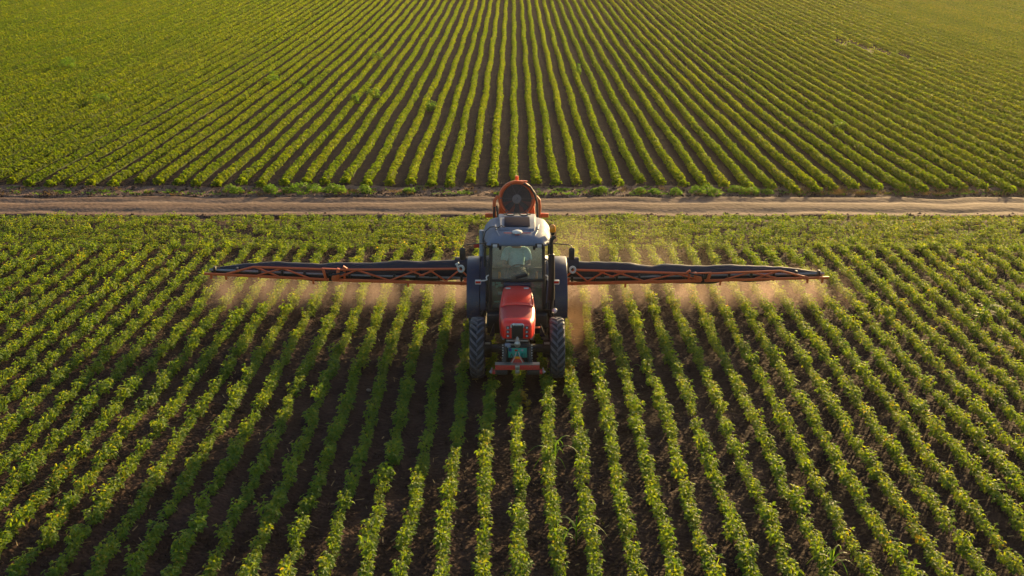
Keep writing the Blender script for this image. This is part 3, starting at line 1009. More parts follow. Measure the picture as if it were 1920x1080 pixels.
# bonnet
def half_ring(y, w, zt, zb, shoulder=0.10, rise=0.02):
    h = [(0, zt + rise), (w * 0.5, zt + rise * 0.75), (w * 0.80, zt), (w * 0.93, zt - shoulder * 0.30), (w, zt - shoulder), (w * 1.015, zt - shoulder - 0.12), (w * 0.98, zb)]
    return [Vector((-x, y, z)) for x, z in reversed(h[1:])] + [Vector((x, y, z)) for x, z in h]
SEC = [(19.50, 0.275, 1.475, 1.02), (19.42, 0.285, 1.478, 1.02), (19.20, 0.305, 1.452, 1.00), (18.95, 0.325, 1.408, 0.98), (18.78, 0.335, 1.362, 0.96)]
m = T()
m.loft([half_ring(*s_) for s_ in SEC], True)
bonnet = m.build('bonnet', M_red, tractor, 40)
m = T()     # lower forward section of the bonnet, its shade painted in as darker red
SEC2 = [(18.778, 0.332, 1.348, 0.96), (18.60, 0.335, 1.318, 0.95), (18.40, 0.325, 1.292, 0.94), (18.235, 0.305, 1.272, 0.94)]
m.loft([half_ring(y, w, zt, zb, 0.085, 0.012) for y, w, zt, zb in SEC2], True)
m.build('bonnet_front', M_redpanel, tractor, 40)
m = T()     # raised crease band between the two
rings = []
for x in np.linspace(-1, 1, 13):
    yy = 18.775 + 0.05 * (1 - abs(x)) - 0.02
    zz = 1.372 + 0.018 * (1 - abs(x) ** 2) - (0.03 if abs(x) > 0.9 else 0)
    rings.append([Vector((x * 0.285, yy - 0.025, zz - 0.02)), Vector((x * 0.285, yy - 0.018, zz + 0.006)), Vector((x * 0.285, yy + 0.025, zz + 0.018)), Vector((x * 0.285, yy + 0.03, zz - 0.02))])
m.loft(rings)
m.build('bonnet_crease', M_red, bonnet, 30)
for s in (-1, 1):
    m = T()   # swage line along the shoulder
    m.tube([(s * 0.262, 19.30, 1.452), (s * 0.285, 19.0, 1.410), (s * 0.296, 18.82, 1.366), (s * 0.296, 18.74, 1.335)], 0.012, 6)
    m.build('shoulder_trim', M_red, bonnet, 60)
    m = T()
    m.box((s * 0.175, 19.36, 1.492), (0.095, 0.07, 0.014), ch=0.005)
    m.build('bonnet_vent', M_white, bonnet)
# nose
m = T()
NS = [(18.232, 0.298, 1.292, 0.95), (18.16, 0.285, 1.285, 0.955), (18.09, 0.268, 1.262, 0.96), (18.055, 0.25, 1.225, 0.97)]
m.loft([half_ring(y, w, zt, zb, 0.10, 0.014) for y, w, zt, zb in NS], True)
nose = m.build('nose', M_redface, tractor, 45)
m = T()
m.box((0, 18.045, 1.105), (0.205, 0.03, 0.255), ch=0.008)
grille = m.build('grille', M_black, nose)
for i in range(9):
    m = T()
    m.box((0, 18.026, 1.0 + i * 0.0265), (0.19, 0.012, 0.008))
    m.build('grille_slat', M_bplastic, grille)
m = T()
m.tube([(-0.112, 18.028, 1.19), (-0.112, 18.03, 1.235), (-0.085, 18.032, 1.258), (0.085, 18.032, 1.258), (0.112, 18.03, 1.235), (0.112, 18.028, 1.19)], 0.013, 6)
m.box((0, 18.026, 1.238), (0.165, 0.016, 0.036), ch=0.006)
m.build('grille_badge', M_chrome, nose)
for s in (-1, 1):
    for z in (1.185, 1.105, 1.025):
        m = T()
        m.box((s * 0.172, 18.04, z), (0.058, 0.03, 0.052), ch=0.006)
        hl = m.build('headlight', M_bplastic, nose)
        m = T()
        m.lathe((s * 0.172, 18.026, z), (0, -1, 0), [(0.02, 0), (0.017, 0.006), (0.001, 0.009)], 12)
        m.build('lens', M_lamp, hl)
for s in (-1, 1):      # lower bonnet corners
    m = T()
    m.add([(s * 0.245, 18.10, 0.99), (s * 0.315, 18.35, 1.05), (s * 0.325, 18.5, 0.90), (s * 0.27, 18.2, 0.885), (s * 0.22, 18.10, 0.99), (s * 0.29, 18.35, 1.05), (s * 0.29, 18.5, 0.90), (s * 0.24, 18.2, 0.885)],
          [(0, 1, 2, 3), (7, 6, 5, 4), (0, 4, 5, 1), (1, 5, 6, 2), (2, 6, 7, 3), (3, 7, 4, 0)])
    m.build('bonnet_corner', M_duct, tractor)
m = T()
m.box((0, 18.14, 0.925), (0.40, 0.20, 0.03), ch=0.006)
m.build('front_tray', M_steel, tractor)

# front linkage
m = T()
m.box((0, 18.0, 0.70), (0.46, 0.12, 0.40), ch=0.015)
for s in (-1, 1):
    m.bar((s * 0.20, 17.95, 0.86), (s * 0.24, 17.80, 0.52), 0.07, 0.09, 0.01)
link = m.build('front_linkage', M_black, tractor)
for s in (-1, 1):
    m = T()
    m.tube([(s * 0.215, 17.89, 0.88), (s * 0.225, 17.82, 0.66)], 0.032, 10)
    m.build('lift_cylinder', M_black, link)
    m = T()
    for k in range(7):
        m.lathe((s * 0.262, 17.90 - 0.012 * k, 0.90 - 0.045 * k), (0, -1, 0.4), [(0.012, -0.004), (0.012, 0.006), (0.001, 0.007)], 8)
    m.build('check_chain', M_steel, link)
m = T()
m.lathe((-0.27, 17.80, 0.54), (0, -1, 0), [(0.03, 0), (0.03, 0.05), (0.001, 0.055)], 12)
m.build('pin', M_chrome, link)
# top link hook
m = T()
m.tube([(0, 17.96, 0.86), (0.0, 17.9, 0.93), (0.0, 17.9, 1.02), (0.0, 17.93, 1.05)], [0.04, 0.045, 0.03, 0.012], 10)
m.lathe((0, 17.88, 0.93), (0, -1, 0), [(0.055, -0.03), (0.058, 0.02), (0.03, 0.04), (0.001, 0.042)], 14)
m.bar((-0.16, 17.92, 0.905), (-0.03, 17.90, 0.915), 0.02, 0.025)
m.build('top_link_hook', M_steel, tractor)
m = T()
m.lathe((-0.17, 17.93, 0.89), (0, 0, 1), [(0.001, -0.03), (0.055, -0.03), (0.058, 0.02), (0.03, 0.03), (0.001, 0.03)], 14)
m.build('horn', M_duct, tractor)
# number plate with its marks (too blurred to read: dark strokes as they stand)
m = T()
m.box((0.008, 17.925, 0.742), (0.345, 0.012, 0.185), ch=0.003)
plate = m.build('number_plate', M_plate, tractor)
m = T()
m.box((-0.128, 17.9165, 0.80), (0.05, 0.005, 0.06))
m.build('plate_badge', M_blue, plate)
m = T()
m.lathe((0.09, 17.9185, 0.795), (0, -1, 0), [(0.022, 0), (0.02, 0.004), (0.001, 0.004)], 10)
m.build('plate_emblem', M_duct, plate)
m = T()
def stroke(p0, p1, w=0.013):
    m.bar((p0[0], 17.9165, p0[1]), (p1[0], 17.9165, p1[1]), 0.005, w)
for x in (-0.105,):                       # A
    stroke((x - 0.022, 0.665), (x, 0.73)); stroke((x + 0.022, 0.665), (x, 0.73)); stroke((x - 0.012, 0.685), (x + 0.012, 0.685), 0.009)
stroke((-0.05, 0.665), (-0.05, 0.73)); stroke((-0.05, 0.70), (-0.022, 0.73)); stroke((-0.05, 0.70), (-0.022, 0.665))
stroke((0.015, 0.67), (0.015, 0.725), 0.02); stroke((0.005, 0.73), (0.03, 0.73)); stroke((0.03, 0.67), (0.03, 0.725))
stroke((0.075, 0.665), (0.075, 0.73), 0.018); stroke((0.075, 0.73), (0.10, 0.72)); stroke((0.10, 0.72), (0.10, 0.67))
stroke((0.13, 0.665), (0.13, 0.745), 0.02)
m.build('plate_lettering', M_platemark, plate)
m = T()
m.box((-0.022, 17.90, 0.80), (0.055, 0.02, 0.028), ch=0.004)
m.build('hitch_tag', M_redlens, tractor)
# hitch triangle and beam
m = T()
m.add([(-0.06, 17.80, 0.70), (0.06, 17.80, 0.70), (0.15, 17.78, 0.56), (-0.15, 17.78, 0.56), (-0.06, 17.86, 0.70), (0.06, 17.86, 0.70), (0.15, 17.86, 0.56), (-0.15, 17.86, 0.56)],
      [(3, 2, 1, 0), (4, 5, 6, 7), (0, 1, 5, 4), (1, 2, 6, 5), (2, 3, 7, 6), (3, 0, 4, 7)])
hitch = m.build('hitch_triangle', M_redworn, tractor, 0)
m = T()
m.box((0, 17.79, 0.705), (0.10, 0.07, 0.02))
m.build('hitch_plate', M_amber, hitch)
for s in (-1, 1):
    m = T()
    m.tube([(s * 0.02, 17.82, 0.80), (s * 0.05, 17.79, 0.70), (s * 0.12, 17.77, 0.58)], 0.010, 6)
    m.build('brace_rod', M_steel, hitch)
m = T()
m.box((0, 17.75, 0.548), (0.80, 0.10, 0.10), ch=0.008)
beam = m.build('front_beam', M_redworn, tractor)
m = T()
m.box((0, 17.75, 0.603), (0.80, 0.115, 0.012))
m.build('beam_top_plate', M_steel, beam)
m = T()
m.box((0, 17.69, 0.55), (0.085, 0.03, 0.085), ch=0.01)
m.box((0, 17.69, 0.47), (0.075, 0.03, 0.06), ch=0.006)
m.build('beam_centre_socket', M_steel, beam)
for s in (-1, 1):
    m = T()
    m.box((s * 0.29, 17.74, 0.455), (0.22, 0.12, 0.085), ch=0.01)
    m.build('counterweight', M_black, beam)
    m = T()
    m.box((s * 0.415, 17.74, 0.45), (0.07, 0.10, 0.06), ch=0.01)
    m.build('beam_end', M_redworn, beam)
    m = T()
    m.tube([(s * 0.43, 17.74, 0.45), (s * 0.505, 17.74, 0.45)], 0.018, 8)
    m.lathe((s * 0.475, 17.74, 0.45), (s, 0, 0), [(0.001, -0.012), (0.036, -0.01), (0.036, 0.01), (0.001, 0.012)], 12)
    m.tube([(s * 0.46, 17.72, 0.46), (s * 0.46, 17.70, 0.54)], 0.013, 6)
    m.build('link_pin', M_steel, beam)

# ------------------------------------------------------------------ cab
def pillar(name, p0, p1, w, h, mat=M_black):
    m = T()
    m.bar(p0, p1, w, h, 0.012)
    return m.build(name, mat, tractor)
for s in (-1, 1):
    pillar('front_pillar', (s * 0.525, 19.60, 0.95), (s * 0.505, 19.80, 2.30), 0.065, 0.075)
    pillar('door_pillar', (s * 0.66, 20.38, 1.0), (s * 0.62, 20.42, 2.30), 0.05, 0.06)
    pillar('rear_pillar', (s * 0.60, 21.06, 1.3), (s * 0.57, 21.00, 2.30), 0.06, 0.07)
    m = T()
    m.bar((s * 0.525, 19.62, 1.0), (s * 0.66, 20.38, 1.0), 0.05, 0.05)
    m.bar((s * 0.505, 19.82, 2.275), (s * 0.62, 20.42, 2.275), 0.04, 0.05)
    m.bar((s * 0.62, 20.42, 2.275), (s * 0.57, 21.0, 2.275), 0.04, 0.05)
    m.build('side_rail', M_black, tractor)
    # side door pane and quarter pane
    m = T()
    m.add([(s * 0.527, 19.66, 1.04), (s * 0.655, 20.35, 1.04), (s * 0.615, 20.39, 2.25), (s * 0.508, 19.84, 2.25),
           (s * 0.533, 19.66, 1.04), (s * 0.661, 20.35, 1.04), (s * 0.621, 20.39, 2.25), (s * 0.514, 19.84, 2.25)],
          [(0, 1, 2, 3), (7, 6, 5, 4), (0, 4, 5, 1), (1, 5, 6, 2), (2, 6, 7, 3), (3, 7, 4, 0)])
    m.build('door_glass', M_glass, tractor, 0)
    m = T()
    m.add([(s * 0.655, 20.42, 1.72), (s * 0.60, 21.02, 1.72), (s * 0.575, 20.98, 2.25), (s * 0.615, 20.45, 2.25),
           (s * 0.661, 20.42, 1.72), (s * 0.606, 21.02, 1.72), (s * 0.581, 20.98, 2.25), (s * 0.621, 20.45, 2.25)],
          [(0, 1, 2, 3), (7, 6, 5, 4), (0, 4, 5, 1), (1, 5, 6, 2), (2, 6, 7, 3), (3, 7, 4, 0)])
    m.build('quarter_glass', M_glass, tractor, 0)
m = T()
m.bar((-0.50, 19.655, 1.555), (0.50, 19.655, 1.555), 0.06, 0.055, 0.01)
m.build('windscreen_bar', M_black, tractor)
m = T()
m.box((0, 19.58, 1.485), (0.52, 0.10, 0.10), ch=0.02)
m.build('cowl', M_navy, tractor)
m = T()
m.bar((-0.55, 21.03, 1.35), (0.55, 21.03, 1.35), 0.05, 0.06)
m.bar((-0.55, 21.0, 2.26), (0.55, 21.0, 2.26), 0.05, 0.06)
m.build('rear_rail', M_black, tractor)
def pane(name, P, t=0.006):
    m = T()
    Q = [Vector(p) for p in P]
    n = (Q[1] - Q[0]).cross(Q[3] - Q[0]).normalized() * t
    m.add(Q + [q + n for q in Q], [(0, 1, 2, 3), (7, 6, 5, 4), (0, 4, 5, 1), (1, 5, 6, 2), (2, 6, 7, 3), (3, 7, 4, 0)])
    return m.build(name, M_glass, tractor, 0)
pane('windscreen', [(-0.485, 19.665, 1.585), (0.485, 19.665, 1.585), (0.475, 19.775, 2.245), (-0.475, 19.775, 2.245)])
pane('rear_window', [(-0.54, 21.045, 1.39), (0.54, 21.045, 1.39), (0.52, 21.0, 2.225), (-0.52, 21.0, 2.225)])
for s in (-1, 1):
    pane('lower_pane', [(min(s * 0.30, s * 0.495), 19.62, 1.0), (max(s * 0.30, s * 0.495), 19.62, 1.0), (max(s * 0.26, s * 0.495), 19.645, 1.525), (min(s * 0.26, s * 0.495), 19.645, 1.525)])
m = T()
m.box((0, 20.3, 0.95), (1.2, 1.5, 0.06))
m.box((0, 20.95, 1.15), (1.15, 0.05, 0.4))
m.build('cab_floor', M_black, tractor)
# seat, steering wheel, dash, levers
m = T()
m.box((0.0, 20.55, 1.32), (0.50, 0.46, 0.12), ch=0.04)
seat = m.build('seat', M_seat, tractor)
m = T()
m.box((0.0, 20.82, 1.62), (0.46, 0.11, 0.56), (R(-8), 0, 0), ch=0.045)
m.build('backrest', M_seat, seat)
m = T()
m.box((0, 20.6, 1.14), (0.3, 0.3, 0.26))
m.build('seat_base', M_black, seat)
m = T()
m.torus((0.03, 20.06, 1.60), (0, -0.55, 1), 0.19, 0.016, 28, 8)
for a in (0.5, 2.6, 4.7):
    m.bar((0.03, 20.06, 1.59), (0.03 + 0.18 * math.cos(a), 20.06 + 0.16 * math.sin(a), 1.59 + 0.085 * math.sin(a)), 0.02, 0.012)
m.tube([(0.03, 20.06, 1.59), (0.03, 19.85, 1.2)], 0.035, 10)
m.build('steering_wheel', M_bplastic, tractor)
m = T()
m.box((0.04, 19.80, 1.545), (0.36, 0.18, 0.16), (R(18), 0, 0), ch=0.05)
dash = m.build('dashboard', M_bplastic, tractor)
m = T()
m.bar((-0.33, 19.68, 1.60), (0.06, 19.664, 1.63), 0.012, 0.014)
m.box((0.08, 19.668, 1.635), (0.24, 0.035, 0.07), (0, R(-14), 0), ch=0.016)
m.build('wiper', M_bplastic, tractor)
for x, c in ((-0.34, M_amber), (0.38, M_amber)):
    m = T()
    m.tube([(x, 19.86, 1.50), (x, 19.85, 1.66)], [0.03, 0.022], 8)
    m.build('lever_knob', c, tractor)
# control panel glimpsed through the lower left pane
m = T()
m.box((-0.40, 19.95, 1.22), (0.22, 0.04, 0.5), ch=0.01)
panel = m.build('control_panel', M_bplastic, tractor)
for (x, z, w, h) in ((-0.465, 1.40, 0.045, 0.10), (-0.37, 1.42, 0.10, 0.055), (-0.33, 1.36, 0.10, 0.05), (-0.40, 1.34, 0.04, 0.05), (-0.335, 1.20, 0.075, 0.06), (-0.39, 1.02, 0.13, 0.03)):
    m = T()
    m.box((x, 19.925, z), (w, 0.015, h), ch=0.004)
    m.build('panel_switch', M_teal, panel)

# roof
def roof_ring(y, w, zb, zt, p=3.2, n=15):
    top = []
    for i in range(n):
        t = -1 + 2 * i / (n - 1)
        z = zb + (zt - zb) * (max(0.0, 1 - abs(t) ** p)) ** (1 / 2.2)
        top.append(Vector((w * t, y, z)))
    return top + [Vector((w * 0.96, y, zb - 0.012)), Vector((-w * 0.96, y, zb - 0.012))]
RS = [(19.545, 0.535, 2.295, 2.31), (19.56, 0.560, 2.285, 2.345), (19.62, 0.585, 2.275, 2.395), (19.74, 0.605, 2.275, 2.435), (19.95, 0.628, 2.275, 2.465), (20.3, 0.655, 2.275, 2.475),
      (20.7, 0.665, 2.275, 2.478), (21.0, 0.65, 2.28, 2.47), (21.12, 0.63, 2.285, 2.445), (21.18, 0.60, 2.295, 2.39), (21.2, 0.57, 2.30, 2.32)]
m = T()
m.loft([roof_ring(*s_) for s_ in RS], True)
roof = m.build('cab_roof', M_roof, tractor, 50)
m = T()      # raised hatch housing
def hatch_ring(y, w0, w1, z0, z1):
    return [Vector(v) for v in ((-w0, y, z0), (-w1, y, z1 - 0.012), (-w1 + 0.02, y, z1), (w1 - 0.02, y, z1), (w1, y, z1 - 0.012), (w0, y, z0))]
m.loft([hatch_ring(19.98, 0.345, 0.335, 2.43, 2.468), hatch_ring(20.02, 0.36, 0.34, 2.43, 2.495), hatch_ring(20.5, 0.385, 0.36, 2.43, 2.515), hatch_ring(21.02, 0.40, 0.375, 2.42, 2.525), hatch_ring(21.09, 0.40, 0.37, 2.40, 2.50)], True)
hb = m.build('hatch_housing', M_roof, roof, 30)
m = T()
m.box((0, 20.42, 2.523), (0.50, 0.62, 0.014), (R(1.8), 0, 0), ch=0.005)
hg = m.build('roof_hatch', M_hatchp, roof)
m = T()
for s in (-1, 1):
    m.torus((s * 0.135 , 20.93, 2.548), (0, -0.25, 1), 0.085, 0.012, 24, 6, 0.8)
m.bar((-0.05, 20.93, 2.548), (0.05, 20.93, 2.548), 0.025, 0.02)
m.bar((0.22, 20.94, 2.545), (0.275, 20.92, 2.545), 0.035, 0.02)
m.bar((-0.22, 20.94, 2.545), (-0.265, 20.92, 2.545), 0.035, 0.02)
m.build('hatch_handle', M_bplastic, hb)
for s in (-1, 1):
    m = T()
    m.tube([(s * 0.43, 20.35, 2.478), (s * 0.40, 19.98, 2.468), (s * 0.345, 19.74, 2.434)], [0.012, 0.011, 0.006], 6)
    m.build('roof_groove', M_duct, roof, 60)
    m = T()
    m.box((s * 0.405, 20.02, 2.474), (0.035, 0.05, 0.02), ch=0.005)
    m.build('roof_clip', M_bplastic, roof)
m = T()
m.tube([(-0.25, 20.08, 2.50), (-0.31, 20.12, 2.53), (-0.37, 20.06, 2.50), (-0.46, 20.14, 2.50), (-0.53, 20.16, 2.48), (-0.62, 20.05, 2.42), (-0.66, 19.9, 2.30), (-0.655, 19.78, 2.22), (-0.60, 19.72, 2.21), (-0.52, 19.70, 2.22)], 0.011, 6)
m.build('roof_cable', M_bplastic, tractor, 60)
m = T()
m.lathe((0.0, 19.80, 2.475), (0, 0, 1), [(0.085, -0.012), (0.10, 0.005), (0.092, 0.028), (0.06, 0.042), (0.001, 0.048)], 20)
gps = m.build('receiver_dome', M_white, tractor)
m = T()
m.box((0, 19.78, 2.435), (0.09, 0.07, 0.06), ch=0.01)
m.build('receiver_foot', M_redworn, gps)
for s in (-1, 1):
    m = T()
    m.tube([(s * 0.08, 19.80, 2.465), (s * 0.26, 19.82, 2.462)], 0.007, 6)
    m.build('receiver_arm', M_redworn, gps)
# light bar under the roof lip
m = T()
m.box((0, 19.70, 2.268), (1.0, 0.12, 0.05), ch=0.01)
m.build('roof_header', M_bplastic, tractor)
for s in (-1, 1):
    m = T()
    m.box((s * 0.42, 19.585, 2.285), (0.16, 0.09, 0.085), ch=0.012)
    m.box((s * 0.325, 19.60, 2.24), (0.05, 0.05, 0.10), ch=0.01)
    wl = m.build('work_lamp', M_bplastic, tractor)
    m = T()
    m.box((s * 0.425, 19.538, 2.28), (0.085, 0.014, 0.062), ch=0.006)
    m.build('lens', M_lamp, wl)
# mirrors
for s in (-1, 1):
    m = T()
    m.box((s * 1.045, 19.60, 2.105), (0.115, 0.06, 0.245), ch=0.028)
    mir = m.build('mirror', M_bplastic, tractor, 40)
    m = T()
    m.box((s * 1.045, 19.634, 2.105), (0.09, 0.006, 0.21))
    m.build('mirror_glass', M_chrome, mir)
    m = T()
    m.tube([(s * 0.50, 19.74, 2.30), (s * 0.62, 19.68, 2.295), (s * 0.98, 19.62, 2.285), (s * 1.03, 19.61, 2.265), (s * 1.065, 19.61, 2.20)], 0.011, 6)
    m.build('mirror_arm', M_bplastic, mir, 60)
m = T()
m.box((-0.80, 20.98, 1.86), (0.17, 0.03, 0.08), (0, R(-3), 0), ch=0.008)
m.build('rear_reflector', M_redworn, tractor)
m = T()
m.tube([(-0.72, 20.95, 1.45), (-0.715, 20.95, 2.20)], 0.055, 14)
m.build('air_duct', M_duct, tractor, 40)
# exhaust on the right pillar
m = T()
m.tube([(0.665, 19.46, 0.95), (0.665, 19.46, 1.20), (0.663, 19.47, 1.22), (0.655, 19.50, 2.12), (0.653, 19.50, 2.14)], [0.035, 0.035, 0.062, 0.062, 0.036], 14)
m.tube([(0.653, 19.50, 2.12), (0.65, 19.50, 2.36), (0.658, 19.50, 2.42), (0.69, 19.50, 2.46), (0.725, 19.50, 2.475)], 0.035, 12, False)
ex = m.build('exhaust', M_black, tractor, 40)
m = T()
for z in (2.30, 1.98):
    m.bar((0.52, 19.74, z), (0.655, 19.52, z), 0.02, 0.018)
m.build('exhaust_bracket', M_bplastic, ex)
# beacon
m = T()
m.tube([(0.62, 20.10, 2.26), (0.69, 20.04, 2.30), (0.69, 20.02, 2.42)], 0.012, 8)
m.lathe((0.69, 20.02, 2.40), (0, 0, 1), [(0.001, -0.03), (0.03, -0.03), (0.05, 0.0), (0.06, 0.03), (0.001, 0.03)], 16)
be = m.build('beacon', M_bplastic, tractor)
m = T()
m.lathe((0.69, 20.02, 2.43), (0, 0, 1), [(0.058, 0.0), (0.06, 0.04), (0.058, 0.09), (0.045, 0.125), (0.02, 0.14), (0.001, 0.142)], 18)
m.build('beacon_lens', M_amber, be)
# hand rails, indicators
for s in (-1, 1):
    m = T()
    m.tube([(s * 0.555, 19.60, 1.675), (s * 0.585, 19.56, 1.67), (s * 0.595, 19.54, 1.64), (s * 0.58, 19.52, 1.61), (s * 0.62, 19.50, 1.60), (s * 0.72, 19.49, 1.595)], 0.013, 8)
    gb = m.build('grab_handle', M_white, tractor, 60)
    m = T()
    m.box((s * 0.752, 19.48, 1.575), (0.115, 0.05, 0.085), ch=0.01)
    il = m.build('indicator', M_white, tractor)
    m = T()
    m.box((s * 0.752, 19.452, 1.580), (0.10, 0.012, 0.045), ch=0.004)
    m.build('lens', M_redlens, il)
    m = T()
    m.tube([(s * 0.545, 19.66, 1.98), (s * 0.58, 19.62, 1.92), (s * 0.60, 19.60, 1.80), (s * 0.595, 19.56, 1.58), (s * 0.58, 19.55, 1.32), (s * 0.57, 19.56, 1.12)], 0.012, 6)
    m.build('hand_rail', M_roof if s > 0 else M_bplastic, tractor, 60)
m = T()
m.lathe((0.72, 19.30, 1.055), (-0.25, -1, 0.1), [(0.035, -0.06), (0.05, -0.02), (0.052, 0.01)], 16)
fl = m.build('side_lamp', M_bplastic, tractor)
m = T()
m.lathe((0.72, 19.30, 1.055), (-0.25, -1, 0.1), [(0.05, 0.004), (0.03, 0.016), (0.001, 0.02)], 16)
m.build('lens', M_lamp, fl)
m = T()
m.bar((0.55, 19.5, 1.0), (0.70, 19.34, 1.04), 0.03, 0.03)
m.build('lamp_bracket', M_black, fl)

# ------------------------------------------------------------------ driver
def skin_body(name, joints, edges, mat, parent=None, sub=2, root=0, loc=(0, 0, 0)):
    bm = bmesh.new()
    lay = bm.verts.layers.skin.verify()
    L = Vector(loc)
    vs = []
    for (p, r) in joints:
        v_ = bm.verts.new(Vector(p) - L)
        rr = r if isinstance(r, tuple) else (r, r)
        v_[lay].radius = rr
        vs.append(v_)
    for a, b in edges:
        bm.edges.new((vs[a], vs[b]))
    vs[root][lay].use_root = True
    me = bpy.data.meshes.new(name)
    bm.to_mesh(me)
    bm.free()
    me.materials.append(mat)
    o = bpy.data.objects.new(name, me)
    COL.objects.link(o)
    if parent: o.parent = parent
    o.modifiers.new('skin', 'SKIN').use_smooth_shade = True
    s_ = o.modifiers.new('subdivision', 'SUBSURF')
    s_.levels = s_.render_levels = sub
    return o
PX, PY = CX - 0.01, 20.62
def D(x, y, z): return (PX + x, PY + y, z)
J = [(D(0, 0.0, 1.42), (0.15, 0.12)), (D(0, 0.02, 1.58), (0.15, 0.11)), (D(0, 0.04, 1.76), (0.145, 0.09)), (D(0, 0.05, 1.90), (0.09, 0.065)),
     (D(0, 0.03, 1.975), 0.052), (D(0, 0.0, 2.05), (0.072, 0.085)), (D(0, -0.01, 2.14), (0.075, 0.092)), (D(0, 0.0, 2.205), (0.05, 0.06))]
E_ = [(0, 1), (1, 2), (2, 3), (3, 4), (4, 5), (5, 6), (6, 7)]
hand_spots = []
for s in (-1, 1):
    b = len(J)
    J += [(D(s * 0.20, 0.04, 1.865), 0.052), (D(s * 0.245, -0.06, 1.71), 0.048), (D(s * 0.25, -0.16, 1.60), 0.042), (D(s * 0.215, -0.36, 1.66), 0.032), (D(s * 0.19, -0.455, 1.69), (0.040, 0.020))]
    E_ += [(3, b), (b, b + 1), (b + 1, b + 2), (b + 2, b + 3), (b + 3, b + 4)]
    w = b + 4
    for q in range(4):                       # fingers close over the wheel rim
        k = len(J)
        ox = s * (-0.03 + 0.02 * q)
        ln = (0.9, 1.05, 1.0, 0.8)[q]
        J += [(D(s * 0.185 + ox, -0.50 , 1.705), 0.009), (D(s * 0.18 + ox, -0.50 - 0.04 * ln, 1.70), 0.008), (D(s * 0.178 + ox, -0.505 - 0.045 * ln, 1.675), 0.007)]
        E_ += [(w, k), (k, k + 1), (k + 1, k + 2)]
    k = len(J)
    J += [(D(s * 0.145, -0.47, 1.70), 0.010), (D(s * 0.13, -0.505, 1.69), 0.009)]
    E_ += [(w, k), (k, k + 1)]
    b = len(J)
    J += [(D(s * 0.10, -0.03, 1.43), 0.10), (D(s * 0.14, -0.42, 1.43), 0.072), (D(s * 0.15, -0.50, 1.22), 0.058), (D(s * 0.15, -0.50, 1.06), 0.042), (D(s * 0.15, -0.62, 1.02), (0.045, 0.03))]
    E_ += [(0, b), (b, b + 1), (b + 1, b + 2), (b + 2, b + 3), (b + 3, b + 4)]
person = skin_body('person', J, E_, M_skin)
person.location = (0, 0, 0)
tag(person, 'seated driver in a pale blue t-shirt behind the tractor windscreen', 'person')
JS = [(D(0, 0.0, 1.46), (0.165, 0.135)), (D(0, 0.02, 1.60), (0.168, 0.128)), (D(0, 0.04, 1.76), (0.19, 0.14)), (D(0, 0.05, 1.89), (0.13, 0.095)), (D(0, 0.04, 1.935), (0.075, 0.07))]
ES = [(0, 1), (1, 2), (2, 3), (3, 4)]
for s in (-1, 1):
    b = len(JS)
    JS += [(D(s * 0.20, 0.04, 1.868), 0.085), (D(s * 0.242, -0.05, 1.73), 0.080), (D(s * 0.254, -0.09, 1.675), 0.08)]
    ES += [(3, b), (b, b + 1), (b + 1, b + 2)]
skin_body('t_shirt', JS, ES, M_shirt, person)
JT = [(D(0, 0.0, 1.42), (0.17, 0.14))]
ET = []
for s in (-1, 1):
    b = len(JT)
    JT += [(D(s * 0.10, -0.03, 1.43), 0.115), (D(s * 0.14, -0.42, 1.43), 0.085), (D(s * 0.15, -0.50, 1.22), 0.070), (D(s * 0.15, -0.50, 1.10), 0.060)]
    ET += [(0, b), (b, b + 1), (b + 1, b + 2), (b + 2, b + 3)]
skin_body('trousers', JT, ET, M_trouser, person)
m = MB()
rings = []
for i in range(7):
    a = PI / 2 * i / 6
    rings.append([Vector(D(0.083 * math.cos(a) * math.cos(t), 0.015 + 0.10 * math.cos(a) * math.sin(t), 2.135 + 0.095 * math.sin(a))) for t in np.linspace(0, 2 * PI, 16, endpoint=False)])
m.loft(rings, True)
m.build('hair', M_hair, person, 60)
m = MB()
m.tube([D(0, -0.09, 2.10), D(0, -0.108, 2.075), D(0, -0.098, 2.06)], [0.008, 0.014, 0.008], 8)
m.build('nose', M_skin, person, 60)
for s in (-1, 1):
    m = MB()
    m.lathe(D(s * 0.03, -0.078, 2.105), (0, -1, 0), [(0.012, 0), (0.009, 0.006), (0.001, 0.008)], 10)
    m.build('eye', M_white, person)
    m = MB()
    m.lathe(D(s * 0.076, 0.005, 2.09), (s, 0, 0), [(0.028, -0.005), (0.03, 0.008), (0.015, 0.012)], 12)
    m.build('ear', M_skin, person)
m = MB()
m.tube([D(-0.022, -0.083, 2.03), D(0, -0.089, 2.028), D(0.022, -0.083, 2.03)], 0.006, 6)
m.build('mouth', M_redworn, person, 60)

# ------------------------------------------------------------------ boom sprayer carried behind the tractor
SO = (CX, 22.1, 0)
sprayer = empty('boom_sprayer', SO, 'orange air assisted boom sprayer with wide spread arms and round fan behind the tractor', 'sprayer')
def S():
    return MB((0, 22.1, 0))
